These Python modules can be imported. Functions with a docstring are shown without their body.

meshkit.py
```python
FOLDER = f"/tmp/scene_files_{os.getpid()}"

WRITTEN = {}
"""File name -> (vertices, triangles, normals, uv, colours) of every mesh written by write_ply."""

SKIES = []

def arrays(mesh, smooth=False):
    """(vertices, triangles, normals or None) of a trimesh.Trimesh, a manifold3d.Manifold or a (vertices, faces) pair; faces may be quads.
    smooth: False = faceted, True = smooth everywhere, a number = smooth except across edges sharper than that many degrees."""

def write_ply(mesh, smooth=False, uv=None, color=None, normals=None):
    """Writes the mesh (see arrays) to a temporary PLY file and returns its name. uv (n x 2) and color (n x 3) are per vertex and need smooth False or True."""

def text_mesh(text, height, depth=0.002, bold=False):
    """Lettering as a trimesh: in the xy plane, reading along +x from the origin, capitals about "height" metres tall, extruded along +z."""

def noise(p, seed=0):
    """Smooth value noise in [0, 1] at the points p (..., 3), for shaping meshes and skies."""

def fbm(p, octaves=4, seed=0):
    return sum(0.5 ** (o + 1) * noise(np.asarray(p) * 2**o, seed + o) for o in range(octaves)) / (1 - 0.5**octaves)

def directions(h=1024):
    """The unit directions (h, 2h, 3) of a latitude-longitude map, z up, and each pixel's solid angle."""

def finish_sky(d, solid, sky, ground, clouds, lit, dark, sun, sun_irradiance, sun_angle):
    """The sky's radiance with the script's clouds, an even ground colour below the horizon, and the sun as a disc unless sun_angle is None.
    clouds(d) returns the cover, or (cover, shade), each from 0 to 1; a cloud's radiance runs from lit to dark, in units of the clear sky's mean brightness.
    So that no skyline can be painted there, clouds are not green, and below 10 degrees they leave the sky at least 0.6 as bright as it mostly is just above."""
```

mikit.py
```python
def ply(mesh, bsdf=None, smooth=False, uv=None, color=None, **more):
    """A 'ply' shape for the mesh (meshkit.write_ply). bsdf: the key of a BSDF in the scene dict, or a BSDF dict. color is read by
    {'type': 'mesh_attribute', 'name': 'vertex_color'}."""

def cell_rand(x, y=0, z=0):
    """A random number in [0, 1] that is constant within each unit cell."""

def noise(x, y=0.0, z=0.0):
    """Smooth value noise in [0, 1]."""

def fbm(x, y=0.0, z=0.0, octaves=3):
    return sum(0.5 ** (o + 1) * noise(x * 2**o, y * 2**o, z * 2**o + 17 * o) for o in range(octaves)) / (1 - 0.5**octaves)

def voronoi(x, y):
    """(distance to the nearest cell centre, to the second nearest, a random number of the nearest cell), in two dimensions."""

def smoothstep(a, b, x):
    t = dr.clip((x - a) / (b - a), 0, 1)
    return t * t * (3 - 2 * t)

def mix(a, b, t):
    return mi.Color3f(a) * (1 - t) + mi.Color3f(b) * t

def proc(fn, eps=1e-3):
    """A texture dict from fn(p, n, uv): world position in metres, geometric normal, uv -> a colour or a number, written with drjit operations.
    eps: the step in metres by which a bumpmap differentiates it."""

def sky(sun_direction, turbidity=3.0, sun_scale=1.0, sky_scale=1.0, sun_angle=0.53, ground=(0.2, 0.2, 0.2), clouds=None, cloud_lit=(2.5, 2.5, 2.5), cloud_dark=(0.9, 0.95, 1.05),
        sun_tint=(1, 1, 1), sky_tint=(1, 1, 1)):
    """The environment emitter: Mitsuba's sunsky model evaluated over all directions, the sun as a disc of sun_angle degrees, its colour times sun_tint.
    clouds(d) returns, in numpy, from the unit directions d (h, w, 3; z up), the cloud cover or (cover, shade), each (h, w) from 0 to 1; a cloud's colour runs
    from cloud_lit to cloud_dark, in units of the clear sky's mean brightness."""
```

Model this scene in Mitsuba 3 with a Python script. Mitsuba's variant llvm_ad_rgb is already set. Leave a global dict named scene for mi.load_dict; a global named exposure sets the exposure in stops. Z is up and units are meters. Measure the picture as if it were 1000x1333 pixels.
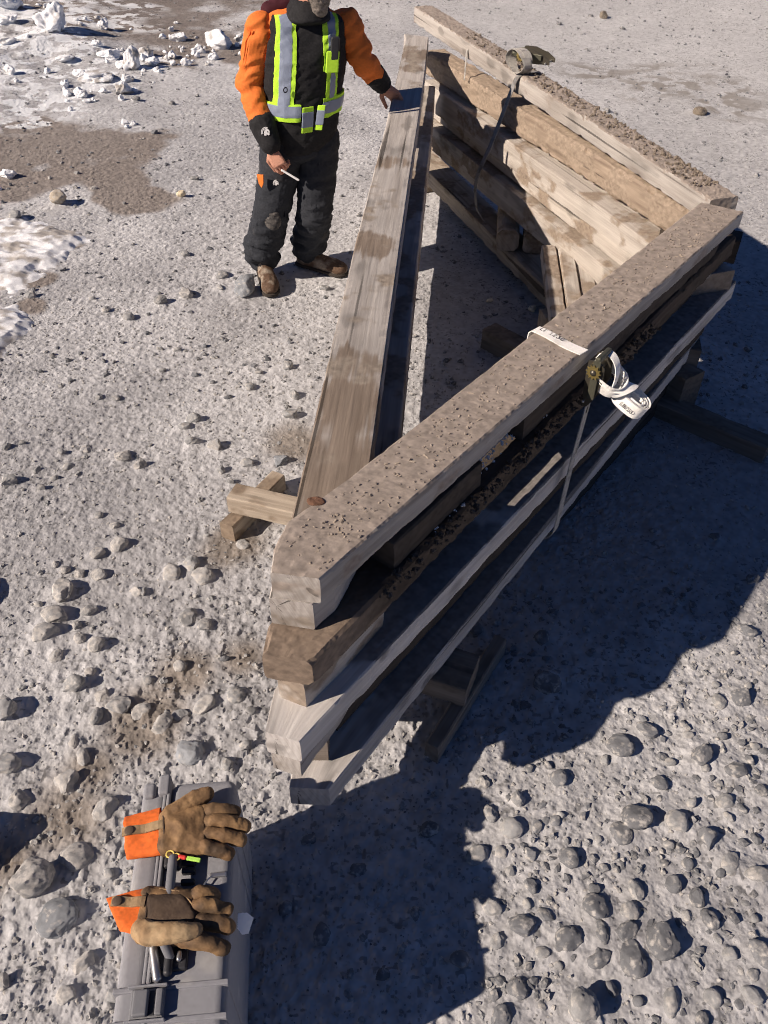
import math, random
import numpy as np, trimesh, manifold3d as m3, drjit as dr, mitsuba as mi
from scipy.spatial import cKDTree
import mikit, meshkit
from mikit import ply, proc, noise, fbm, voronoi, smoothstep, mix, cell_rand

# ---------------------------------------------------------------- camera, sky, exposure
T = mi.ScalarTransform4f
PITCH, ROLL, EYE = math.radians(42.69), math.radians(0.654), 2.429
_F = np.array([0, math.cos(PITCH), -math.sin(PITCH)])
_U = np.cross([1.0, 0, 0], _F)
_U = -np.array([1.0, 0, 0]) * math.sin(ROLL) + _U * math.cos(ROLL)
scene, labels = {}, {}
scene['camera'] = {'type': 'perspective', 'fov': 2 * math.degrees(math.atan(500 / 1076.4)), 'fov_axis': 'x', 'near_clip': 0.05, 'far_clip': 2000.0,
                   'to_world': T().look_at(origin=[0, 0, EYE], target=(np.array([0, 0, EYE]) + _F).tolist(), up=_U.tolist())}
SUN_AZ, SUN_EL = math.radians(64.5), math.radians(33.3)          # direction in which shadows fall, and the sun's height
scene['sky'] = mikit.sky([-math.sin(SUN_AZ), -math.cos(SUN_AZ), math.tan(SUN_EL)], turbidity=2.5, ground=(0.3, 0.29, 0.27), sun_scale=1.15, sky_scale=0.22, sun_tint=(.94, 1.0, 1.23), sky_tint=(.72, .92, 1.45))
exposure = 2.0

# ---------------------------------------------------------------- helpers
def add(key, mesh, bsdf, label=None, category=None, group=None, kind=None, smooth=False, uv=None, **more):
    base, k = key, 0
    while key in scene:
        k += 1
        key = f'{base}_{k:03d}'
    scene[key] = shape(mesh, bsdf, smooth, uv, **more)
    tag(key, label, category, group, kind)
    return key

def tag(key, label=None, category=None, group=None, kind=None):
    d = {k: v for k, v in dict(label=label, category=category, group=group, kind=kind).items() if v}
    if d:
        labels[key] = d

ROOTS = set()
def thing(base, label, category, group=None):
    key, k = base, 0
    while key in ROOTS or key in scene:
        k += 1
        key = f'{base}_{k:03d}'
    ROOTS.add(key)
    tag(key, label, category, group)
    return key

def fb(p, o=4, s=0):
    return meshkit.fbm(np.asarray(p, float), o, s)

def sphere_pts(c, r, sub=1):
    s = trimesh.creation.icosphere(sub).vertices
    return np.asarray(c, float) + s * np.asarray(r, float)

def hull(*pts):
    return m3.Manifold.hull_points(np.vstack(pts))

def bone(a, ra, b, rb, sub=2):
    return hull(sphere_pts(a, ra, sub), sphere_pts(b, rb, sub))

def chain(pts, radii, sub=2):
    return union([bone(pts[i], radii[i], pts[i + 1], radii[i + 1], sub) for i in range(len(pts) - 1)])

def union(ms):
    return m3.Manifold.batch_boolean(list(ms), m3.OpType.Add)

def to_tri(m):
    q = m.to_mesh()
    t = trimesh.Trimesh(np.array(q.vert_properties[:, :3], float), np.array(q.tri_verts), process=True)
    return t

def soft(m, length, it=10, amp=0.0, scale=0.08, seed=0, lamb=.5, nu=.53):
    t = to_tri(m.refine_to_length(length))
    trimesh.smoothing.filter_taubin(t, lamb=lamb, nu=nu, iterations=it)
    if amp:
        wrinkle(t, amp, scale, seed)
    return t

def wrinkle(t, amp, scale, seed=0, stretch=(1, 1, 1)):
    n = t.vertex_normals
    p = t.vertices / scale * np.asarray(stretch)
    f = 1 - np.abs(2 * fb(p, 3, seed) - 1) * 2
    t.vertices = t.vertices + n * (amp * f)[:, None]

def rbox(lo, hi, r=.006, sub=1):
    lo, hi = np.asarray(lo, float), np.asarray(hi, float)
    r = min(r, float((hi - lo).min()) / 2.05)
    return hull(*[sphere_pts([(lo, hi)[i][0] + (r, -r)[i], (lo, hi)[j][1] + (r, -r)[j], (lo, hi)[k][2] + (r, -r)[k]], r, sub) for i in (0, 1) for j in (0, 1) for k in (0, 1)])

def frame(origin, yaw, tilt=0.0, roll=0.0):
    """4x4: local x,y,z -> world; yaw about z (radians), then tilt about local x, roll about local y."""
    c, s = math.cos(yaw), math.sin(yaw)
    Rz = np.array([[c, -s, 0], [s, c, 0], [0, 0, 1]])
    c, s = math.cos(tilt), math.sin(tilt)
    Rx = np.array([[1, 0, 0], [0, c, -s], [0, s, c]])
    c, s = math.cos(roll), math.sin(roll)
    Ry = np.array([[c, 0, s], [0, 1, 0], [-s, 0, c]])
    M = np.eye(4)
    M[:3, :3] = Rz @ Rx @ Ry
    M[:3, 3] = origin
    return M

def moved(m, M):
    if isinstance(m, m3.Manifold):
        return m.transform(M[:3])
    t = m.copy()
    t.apply_transform(M)
    return t

def ribbon(pts, side, width, thick=.0025):
    """A flat webbing that follows pts (n,3); side (n,3) is its width direction."""
    p, s = np.asarray(pts, float), np.asarray(side, float)
    s = np.broadcast_to(s, p.shape) / np.linalg.norm(np.broadcast_to(s, p.shape), axis=1, keepdims=True)
    t = np.gradient(p, axis=0)
    n = np.cross(t, s)
    n /= np.linalg.norm(n, axis=1, keepdims=True) + 1e-12
    a, b = p - s * width / 2, p + s * width / 2
    ring = np.stack([a + n * thick / 2, b + n * thick / 2, b - n * thick / 2, a - n * thick / 2], 1)
    k = len(p)
    v = ring.reshape(-1, 3)
    f = []
    for i in range(k - 1):
        for j in range(4):
            f.append([4 * i + j, 4 * i + (j + 1) % 4, 4 * i + 4 + (j + 1) % 4, 4 * i + 4 + j])
    f.append([0, 3, 2, 1])
    f.append([4 * k - 4, 4 * k - 3, 4 * k - 2, 4 * k - 1])
    return v, np.array(f)

def tube(pts, r, sides=8):
    import_pts = np.asarray(pts, float)
    out = [bone(import_pts[i], r, import_pts[i + 1], r, 1) for i in range(len(import_pts) - 1)]
    return to_tri(union(out))

# ---------------------------------------------------------------- materials
def principled(color, rough=.8, spec=.3, metallic=0.0, **k):
    return {'type': 'twosided', 'bsdf': {'type': 'principled', 'base_color': color if isinstance(color, dict) else {'type': 'rgb', 'value': list(color)}, 'roughness': rough, 'specular': spec, 'metallic': metallic, **k}}

def bumped(bsdf, fn, scale, eps=1e-3):
    inner = bsdf['bsdf']
    return {'type': 'twosided', 'bsdf': {'type': 'bumpmap', 'arbitrary': proc(fn, eps), 'scale': scale, 'bsdf': inner}}

def blob(p, x, y, r, edge=.35, warp=None):
    d = dr.sqrt(dr.square(p.x - x) + dr.square(p.y - y)) / r
    if warp is not None:
        d = d + warp
    return 1 - smoothstep(1 - edge, 1 + edge, d)

def ground_color(p, n, uv):
    w = (fbm(p.x * 2.6, p.y * 2.6, 3.0, 4) - .5)
    big = .55 * fbm(p.x * .7, p.y * .7, 9.0, 3) + .45 * fbm(p.x * 2.3, p.y * 2.3, 4.0, 3)
    fine = fbm(p.x * 38, p.y * 38, 1.0, 3)
    pep = noise(p.x * 85, p.y * 85, 5.0)
    c = mix((.440, .444, .456), (.332, .334, .346), smoothstep(.34, .64, big))
    cool = smoothstep(.5, 3.0, p.x * .8 + p.y * .35 - 2.2)
    c = mix(c, mi.Color3f(.36, .36, .365), cool * .75)
    c = c * (0.72 + 0.58 * fine)
    c = c * (1 - .45 * smoothstep(.72, .86, pep) * smoothstep(.35, .6, noise(p.x * 9, p.y * 9, 7.0)))
    # earth showing through, damp and dry
    warp = w * 1.5
    dirt = blob(p, -.80, 1.56, .16, .5, warp)
    for x, y, r in ((-.97, 1.22, .17), (-.93, 1.38, .10), (-.60, 2.44, .13), (-.50, 1.85, .09), (-.70, 1.78, .10), (-1.10, 1.10, .12), (-.50, 2.65, .14), (-.44, 3.1, .16)):
        dirt = dr.maximum(dirt, blob(p, x, y, r, .6, warp))
    c = mix(c, mi.Color3f(.17, .135, .10) * (.7 + .6 * fine), dirt * .72)
    damp = blob(p, -2.15, 6.45, .42, .16, w * 1.5)
    for x, y, r in ((-1.80, 5.98, .26), (-2.55, 6.45, .50), (-2.45, 7.1, .45), (-3.0, 6.4, .6), (-2.9, 7.3, .4), (-3.1, 6.9, .5), (-2.0, 6.1, .22), (-2.2, 5.2, .12), (-2.15, 4.7, .12), (-2.1, 4.4, .1)):
        damp = dr.maximum(damp, blob(p, x, y, r, .2, w * 1.9))
    c = mix(c, mi.Color3f(.185, .158, .14) * (.65 + .7 * fine), damp * .86)
    dark = blob(p, -3.0, 10.9, 1.0, .3, w * 1.6)
    for x, y, r in ((-2.2, 10.4, .8), (-2.3, 9.7, .5), (-3.6, 12.5, 1.6), (-1.6, 9.9, .4)):
        dark = dr.maximum(dark, blob(p, x, y, r, .3, w * 1.6))
    c = mix(c, mi.Color3f(.14, .115, .10) * (.6 + .8 * fine), dark * .85)
    far = dr.maximum(blob(p, 2.75, 9.0, .55, .8, w * 2.6), dr.maximum(blob(p, 3.2, 8.4, .35, .8, w * 2.6), dr.maximum(blob(p, 2.2, 9.3, .35, .8, w * 2.6), blob(p, 1.85, 7.7, .2, .8, w * 2.6))))
    c = mix(c, mi.Color3f(.19, .175, .16), far * smoothstep(.40, .62, fbm(p.x * 9, p.y * 9, 2.0, 3)) * .8)
    # thin old snow over the grit at the far left
    sn = blob(p, -3.75, 9.2, 1.15, .35, w * 1.2)
    for x, y, r in ((-4.4, 10.8, 1.4), (-2.85, 8.8, .5), (-3.2, 7.9, .5), (-2.5, 9.4, .4)):
        sn = dr.maximum(sn, blob(p, x, y, r, .4, w * 1.4))
    c = mix(c, mi.Color3f(.72, .75, .78), sn * smoothstep(.42, .58, fbm(p.x * 9 + 5, p.y * 9, 4.0, 4)) * .8)
    return c

def ground_bump(p, n, uv):
    return fbm(p.x * 45, p.y * 45, 2.0, 3)

scene['mat_ground'] = bumped(principled(proc(ground_color), .95, .15), ground_bump, .012, 2e-3)

def pick(idx, values):
    """The entry of values that belongs to the palette number idx (a float texture coordinate)."""
    out = mi.Color3f(values[0]) if isinstance(values[0], tuple) else mi.Float(values[0])
    for k, v in enumerate(values[1:], 1):
        out = dr.select(idx > k - .5, mi.Color3f(v) if isinstance(v, tuple) else mi.Float(v), out)
    return out

# wood: (light, dark, mud, mud colour, extra mud on top faces, with painted shade for ledge, water stains)
WOOD = {'pale': ((.51, .475, .43), (.33, .295, .26), .33, (.27, .22, .175), .05, 0.0),
        'grey': ((.43, .405, .38), (.27, .245, .225), .20, (.24, .205, .17), .05, 1.0),
        'edge': ((.46, .43, .39), (.29, .255, .22), .22, (.235, .20, .165), .10, 0.0),
        'mudtop': ((.43, .405, .375), (.27, .24, .215), .20, (.285, .243, .210), .95, 0.0),
        'mud': ((.35, .28, .215), (.22, .17, .13), .50, (.30, .24, .185), .1, 0.0),
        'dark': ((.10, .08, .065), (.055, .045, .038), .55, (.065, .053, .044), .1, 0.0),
        'ledge': ((.54, .52, .50), (.36, .335, .315), .08, (.215, .20, .19), .72, 0.0),  # top tone: dirt with shade painted in
        'brown': ((.27, .205, .155), (.16, .12, .09), .5, (.20, .155, .12), .1, 0.0),
        'block': ((.46, .40, .325), (.27, .22, .17), .28, (.23, .18, .135), .1, 0.0),
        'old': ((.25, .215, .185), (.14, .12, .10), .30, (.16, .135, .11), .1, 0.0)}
WOOD_ID = {k: i for i, k in enumerate(WOOD)}
WV = list(WOOD.values())
WET = [(-.16, 1.70, .30), (-.14, 2.06, .20), (-.11, 2.30, .11), (-.08, 3.16, .12), (.02, 4.05, .10), (.19, 5.9, .14), (.14, 5.6, .08)]
def wood_color(p, n, uv):
    end = smoothstep(50, 51, uv.y)
    w = uv.y - 100 * end
    pal = dr.floor(w / 2)
    u, v = uv.x, w - 2 * pal
    light, dark, mudcol = (pick(pal, [x[k] for x in WV]) for k in (0, 1, 3))
    mud, top_mud_shade, stain = (pick(pal, [x[k] for x in WV]) for k in (2, 4, 5))
    g = fbm(u * 2.2, v * 60, pal, 3)
    streak = smoothstep(.35, .75, fbm(u * .8 + 7, v * 22, 4.0, 2))
    fib = noise(u * 14, v * 420, 2.0)
    f1, f2, r = voronoi(u * 1.1 + 3, v * 7)
    knot = (1 - smoothstep(.03, .13, f1)) * smoothstep(.55, .6, r)
    ring = .5 + .5 * dr.sin(150 * dr.sqrt(dr.square(u - 100.07) + dr.square(v - .13)) + 3 * noise(u * 30, v * 30, 0.0))
    saw = noise((u * .8 + v * .6) * 260, (u * .6 - v * .8) * 12, 3.0)
    t = dr.select(end > .5, .05 + .35 * ring + .5 * saw, -.12 + .95 * g + .45 * streak * g + .3 * (fib - .5) + .6 * knot)
    c = mix(light, dark, dr.clip(t, 0, 1))
    crack = smoothstep(.80, .86, fbm(u * .7 + 2, v * 30, 8.0, 2)) * (1 - end)
    c = c * (1 - .65 * crack)
    ang = dr.atan2(v - .115, u - 100.09)
    c = c * (1 - .7 * end * smoothstep(.80, .90, noise(ang * 4.5, dr.sqrt(dr.square(u - 100.09) + dr.square(v - .115)) * 14, pal)))
    c = c * (.80 + .36 * fbm(p.x * 5, p.y * 5, p.z * 5, 3)) * (1 - .35 * smoothstep(.6, .8, fbm(u * 5, v * 14, 6.0, 3)))
    m = fbm(p.x * 6.6, p.y * 6.6, p.z * 9, 4)
    wet = mi.Float(0)
    for (x, y, rr) in WET:
        wet = dr.maximum(wet, blob(p, x, y, rr, .6))
    across = p.x - .07 * p.y
    wet = smoothstep(.46, .68, .50 * fbm(across * 30, p.y * 2.6, 1.0, 4) + .22 * fbm(p.x * 14, p.y * 11, 5.0, 3) + .14 * noise(across * 130, p.y * 9, 2.0) + .42 * wet - .13)
    c = mix(c, c * mi.Color3f(.56, .485, .42), wet * stain)
    sunlit_end = smoothstep(5.4, 5.6, pal) * (1 - smoothstep(6.4, 6.6, pal)) * (1 - smoothstep(1.25, 1.55, p.y))  # ledge tops carry painted shade as well as dirt, except this sunlit end
    c = mix(c, c * mi.Color3f(.36, .36, .38), smoothstep(6.4, 6.6, pal) * (1 - smoothstep(7.4, 7.6, pal)) * smoothstep(1.24, 1.46, p.y + (m - .5) * .6))     # the second timber turns darker past its near end
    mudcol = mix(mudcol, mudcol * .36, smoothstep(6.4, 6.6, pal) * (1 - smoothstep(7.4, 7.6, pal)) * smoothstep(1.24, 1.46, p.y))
    amt = mud + .22 * end + top_mud_shade * smoothstep(.5, .8, n.z) * (1 - end) * (1 - sunlit_end)
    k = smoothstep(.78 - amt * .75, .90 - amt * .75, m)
    grit = fbm(p.x * 60, p.y * 60, p.z * 60, 3)
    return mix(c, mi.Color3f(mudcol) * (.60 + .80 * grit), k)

def wood_bump(p, n, uv):
    end = smoothstep(50, 51, uv.y)
    w = uv.y - 100 * end
    pal = dr.floor(w / 2)
    muddy = smoothstep(2.4, 2.6, pal) * (1 - smoothstep(5.4, 5.6, pal)) + smoothstep(6.4, 6.6, pal) * (1 - smoothstep(7.4, 7.6, pal))
    v = w - 2 * pal
    return .27 * (noise(uv.x * 4, v * 110, 0.0) + .5 * noise(uv.x * 14, v * 420, 1.0)) * (1 - muddy) + .45 * fbm(p.x * 70, p.y * 70, p.z * 70, 2) * muddy

scene['mat_wood'] = bumped(principled(proc(wood_color), .88, .2), wood_bump, .005, 2e-3)

# stones: (base, amount of pale dust)
STONE = {'pale': ((.285, .285, .285), .23), 'grey': ((.25, .255, .26), .15), 'dark': ((.150, .156, .168), .09), 'blue': ((.23, .245, .265), .05),
         'tan': ((.41, .36, .29), .1), 'cream': ((.66, .57, .40), .0), 'clod': ((.22, .185, .145), .0)}
STONE_ID = {k: i for i, k in enumerate(STONE)}
SV = list(STONE.values())
DUST = (.42, .405, .385)
def stone_color(p, n, uv):
    base, amount = pick(uv.x, [x[0] for x in SV]), pick(uv.x, [x[1] for x in SV])
    a = fbm(p.x * 60, p.y * 60, p.z * 60, 3)
    hue = noise(p.x * 5, p.y * 5, p.z * 5 + 2)
    d = smoothstep(.58 - amount, .88 - amount, fbm(p.x * 75 + 3, p.y * 75, p.z * 75, 4))
    return mix(base * (.72 + .56 * hue) * (.7 + .6 * a), mi.Color3f(DUST) * (.75 + .5 * a), d)
scene['mat_stone'] = principled(proc(stone_color), .85, .3)

# everything else that is not metal or leather: (colour, second colour, size of its patches per metre, how much of it, fine grain)
FAB = {'orange': ((.66, .17, .035), (.42, .10, .025), 7, .25, .15), 'black_cloth': ((.016, .016, .018), (.035, .034, .034), 9, .35, .5), 'trousers': ((.024, .027, .034), (.065, .063, .064), 7, .32, .35),
       'lime': ((.50, .84, .055), (.38, .62, .06), 9, .25, .1), 'skin': ((.52, .27, .19), (.40, .175, .12), 40, .5, .2), 'hair': ((.20, .175, .155), (.10, .09, .08), 60, .5, .5),
       'boot': ((.105, .066, .044), (.26, .215, .17), 18, .6, .35), 'cuff': ((.80, .17, .035), (.42, .10, .04), 22, .30, .25), 'web_white': ((.80, .79, .76), (.55, .52, .47), 25, .4, .15),
       'web_grey': ((.36, .345, .32), (.21, .20, .185), 25, .5, .2), 'web_dark': ((.24, .235, .23), (.14, .135, .13), 25, .5, .2), 'chip': ((.38, .32, .26), (.20, .165, .135), 70, .5, .4),
       'snow': ((.80, .82, .85), (.50, .49, .47), 9, .42, .15), 'dirty_snow': ((.74, .76, .79), (.36, .34, .32), 11, .62, .15), 'case': ((.235, .24, .262), (.31, .31, .315), 12, .42, .1),
       'grit_mud': ((.29, .248, .214), (.20, .165, .14), 60, .5, .4), 'far_mud': ((.21, .175, .14), (.13, .105, .085), 40, .5, .4), 'dark_crumb': ((.07, .056, .045), (.13, .105, .085), 60, .4, .4), 'rust': ((.13, .07, .045), (.22, .12, .08), 60, .5, .4), 'knee': ((.12, .112, .105), (.045, .044, .046), 22, .5, .4)}
FAB_ID = {k: i for i, k in enumerate(FAB)}
FV = list(FAB.values())
def fabric_color(p, n, uv):
    c1, c2, sc, amt, gr = (pick(uv.x, [tuple(x[k]) if k < 2 else float(x[k]) for x in FV]) for k in range(5))
    f = fbm(p.x * sc, p.y * sc, p.z * sc, 4)
    g = fbm(p.x * 140, p.y * 140, p.z * 140, 2)
    return mix(c1, c2, smoothstep(.80 - .6 * amt, 1.02 - .6 * amt, f)) * (1 - gr + 2 * gr * g)
scene['mat_fabric'] = principled(proc(fabric_color), .82, .25, sheen=.25)

LEATHER = {'leather': ((.26, .160, .078), (.16, .095, .048), (.055, .038, .026)), 'leather_light': ((.38, .275, .16), (.31, .205, .11), (.22, .14, .075)), 'leather_dark': ((.085, .058, .040), (.058, .04, .03), (.04, .028, .02))}
LEATHER_ID = {k: i for i, k in enumerate(LEATHER)}
LV = list(LEATHER.values())
def leather_color(p, n, uv):
    c1, c2, c3 = (pick(uv.x, [x[k] for x in LV]) for k in range(3))
    a = fbm(p.x * 26, p.y * 26, p.z * 26, 4)
    b = fbm(p.x * 120, p.y * 120, p.z * 120, 3)
    s = smoothstep(.50, .68, fbm(p.x * 15 + 4, p.y * 15, p.z * 15, 3))
    return mix(mix(c1, c2, smoothstep(.3, .7, a)), c3, s * .85) * (.66 + .68 * b)
scene['mat_leather'] = bumped(principled(proc(leather_color), .75, .3), lambda p, n, uv: noise(p.x * 260, p.y * 260, p.z * 260), .0006)

PALETTE = {**{k: ('mat_fabric', i) for k, i in FAB_ID.items()}, **{'stone_' + k: ('mat_stone', i) for k, i in STONE_ID.items()}, **{k: ('mat_leather', i) for k, i in LEATHER_ID.items()}}
def shape(mesh, look, smooth=False, uv=None, **more):
    """A shape dict; look is a palette name (its number goes into the texture coordinates) or the key of a BSDF."""
    if look not in PALETTE:
        return ply(mesh, look, smooth=smooth, uv=uv, **more)
    bsdf, i = PALETTE[look]
    if smooth is not False and smooth is not True:
        if isinstance(mesh, m3.Manifold):
            mesh = to_tri(mesh)
        if isinstance(mesh, tuple):
            mesh = trimesh.Trimesh(*mesh, process=False)
        mesh, smooth = trimesh.graph.smooth_shade(mesh, angle=math.radians(smooth), facet_minarea=None), True
    v, _, _ = meshkit.arrays(mesh, False)
    return ply(mesh, bsdf, smooth=smooth, uv=np.tile([float(i), 0.0], (len(v), 1)), **more)

scene['mat_sole'] = principled((.05, .042, .036), .9, .2)
scene['mat_maroon'] = principled((.055, .014, .02), .85, .2)
scene['mat_white_mark'] = principled((.72, .72, .72), .7, .2)
scene['mat_silver_tape'] = principled((.23, .27, .36), .45, .5)
scene['mat_orange_plain'] = principled((.75, .20, .04), .8, .2)
scene['mat_leather_patch'] = principled((.10, .07, .05), .7, .3)
scene['mat_case_black'] = principled((.028, .029, .034), .5, .45)
scene['mat_case_grip'] = principled((.16, .165, .18), .5, .45)
scene['mat_steel'] = principled((.55, .55, .56), .35, .5, metallic=.9)
scene['mat_dark_steel'] = principled((.11, .10, .08), .42, .5, metallic=.7)
scene['mat_brass'] = principled((.55, .43, .16), .38, .5, metallic=.85)
scene['mat_olive'] = principled((.10, .10, .075), .5, .4, metallic=.5)
scene['mat_ink'] = principled((.02, .02, .03), .8, .2)
scene['mat_yellow'] = principled((.80, .62, .16), .6, .3)
scene['mat_red'] = principled((.65, .05, .04), .6, .3)
scene['mat_green_tag'] = principled((.42, .75, .12), .6, .3)
scene['mat_paper'] = principled((.80, .82, .85), .7, .2)

# ---------------------------------------------------------------- ground
def rough(x, y):
    """How lumpy the ground is: churned between the timbers and the case, smoother far away and at the lower right."""
    near = np.clip((4.4 - y) / 3.4, 0.13, .66)
    right = np.clip((x - .25) / .4, 0, 1) * np.clip((2.6 - y) / .6, 0, 1)
    return near * (1 - .60 * right)

_rf = np.random.default_rng(77)
_FT = [_rf.uniform(-1, 1, (6, 257, 257)) for _ in range(3)]
def facets(w, size, jump, tilt, seed):
    """Broken chips: every jittered cell is a flat facet with its own height and tilt."""
    q = w[..., :2] / size
    i = np.floor(q).astype(int)
    best = np.full(q.shape[:-1], 9.0)
    out = np.zeros(q.shape[:-1])
    tab = _FT[seed]
    for a in (-1, 0, 1):
        for b in (-1, 0, 1):
            ci, cj = i[..., 0] + a, i[..., 1] + b
            r = tab[:, ci % 257, cj % 257]
            dx, dy = q[..., 0] - ci - .5 - .45 * r[0], q[..., 1] - cj - .5 - .45 * r[1]
            d = dx * dx + dy * dy
            take = d < best
            best = np.where(take, d, best)
            out = np.where(take, r[2] * jump + (r[3] * dx + r[4] * dy) * size * tilt, out)
    return out

def height(x, y):
    x, y = np.asarray(x, float), np.asarray(y, float)
    p = np.stack([x, y, x * 0], -1)
    h = .030 * (fb(p / .9, 3, 1) - .52)
    rg = rough(x, y) * np.clip(.30 + 2.6 * (fb(p / .75, 2, 12) - .30), .30, 1.55)
    lump = fb(p / .16, 3, 2)
    h = h + rg * .024 * (lump - .55)
    w = np.stack([x + .02 * fb(p / .05, 2, 8), y + .02 * fb(p / .05, 2, 9), x * 0], -1)
    clod = 1 - np.abs(2 * fb(w / .055, 2, 3) - 1)
    h = h + rg * .013 * (clod - .62)
    h = h + facets(w, .030, rg * .0036, rg * .25, 1) + facets(w[..., ::-1][..., [2, 1, 0]] + .37, .015, rg * .0022, rg * .24, 2)
    bank = np.exp(-(((x + 4.4) / 1.3) ** 2 + ((y - 10.2) / 2.2) ** 2))
    h = h + bank * (.28 * fb(p / .7, 4, 5) + .05)
    return h

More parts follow.
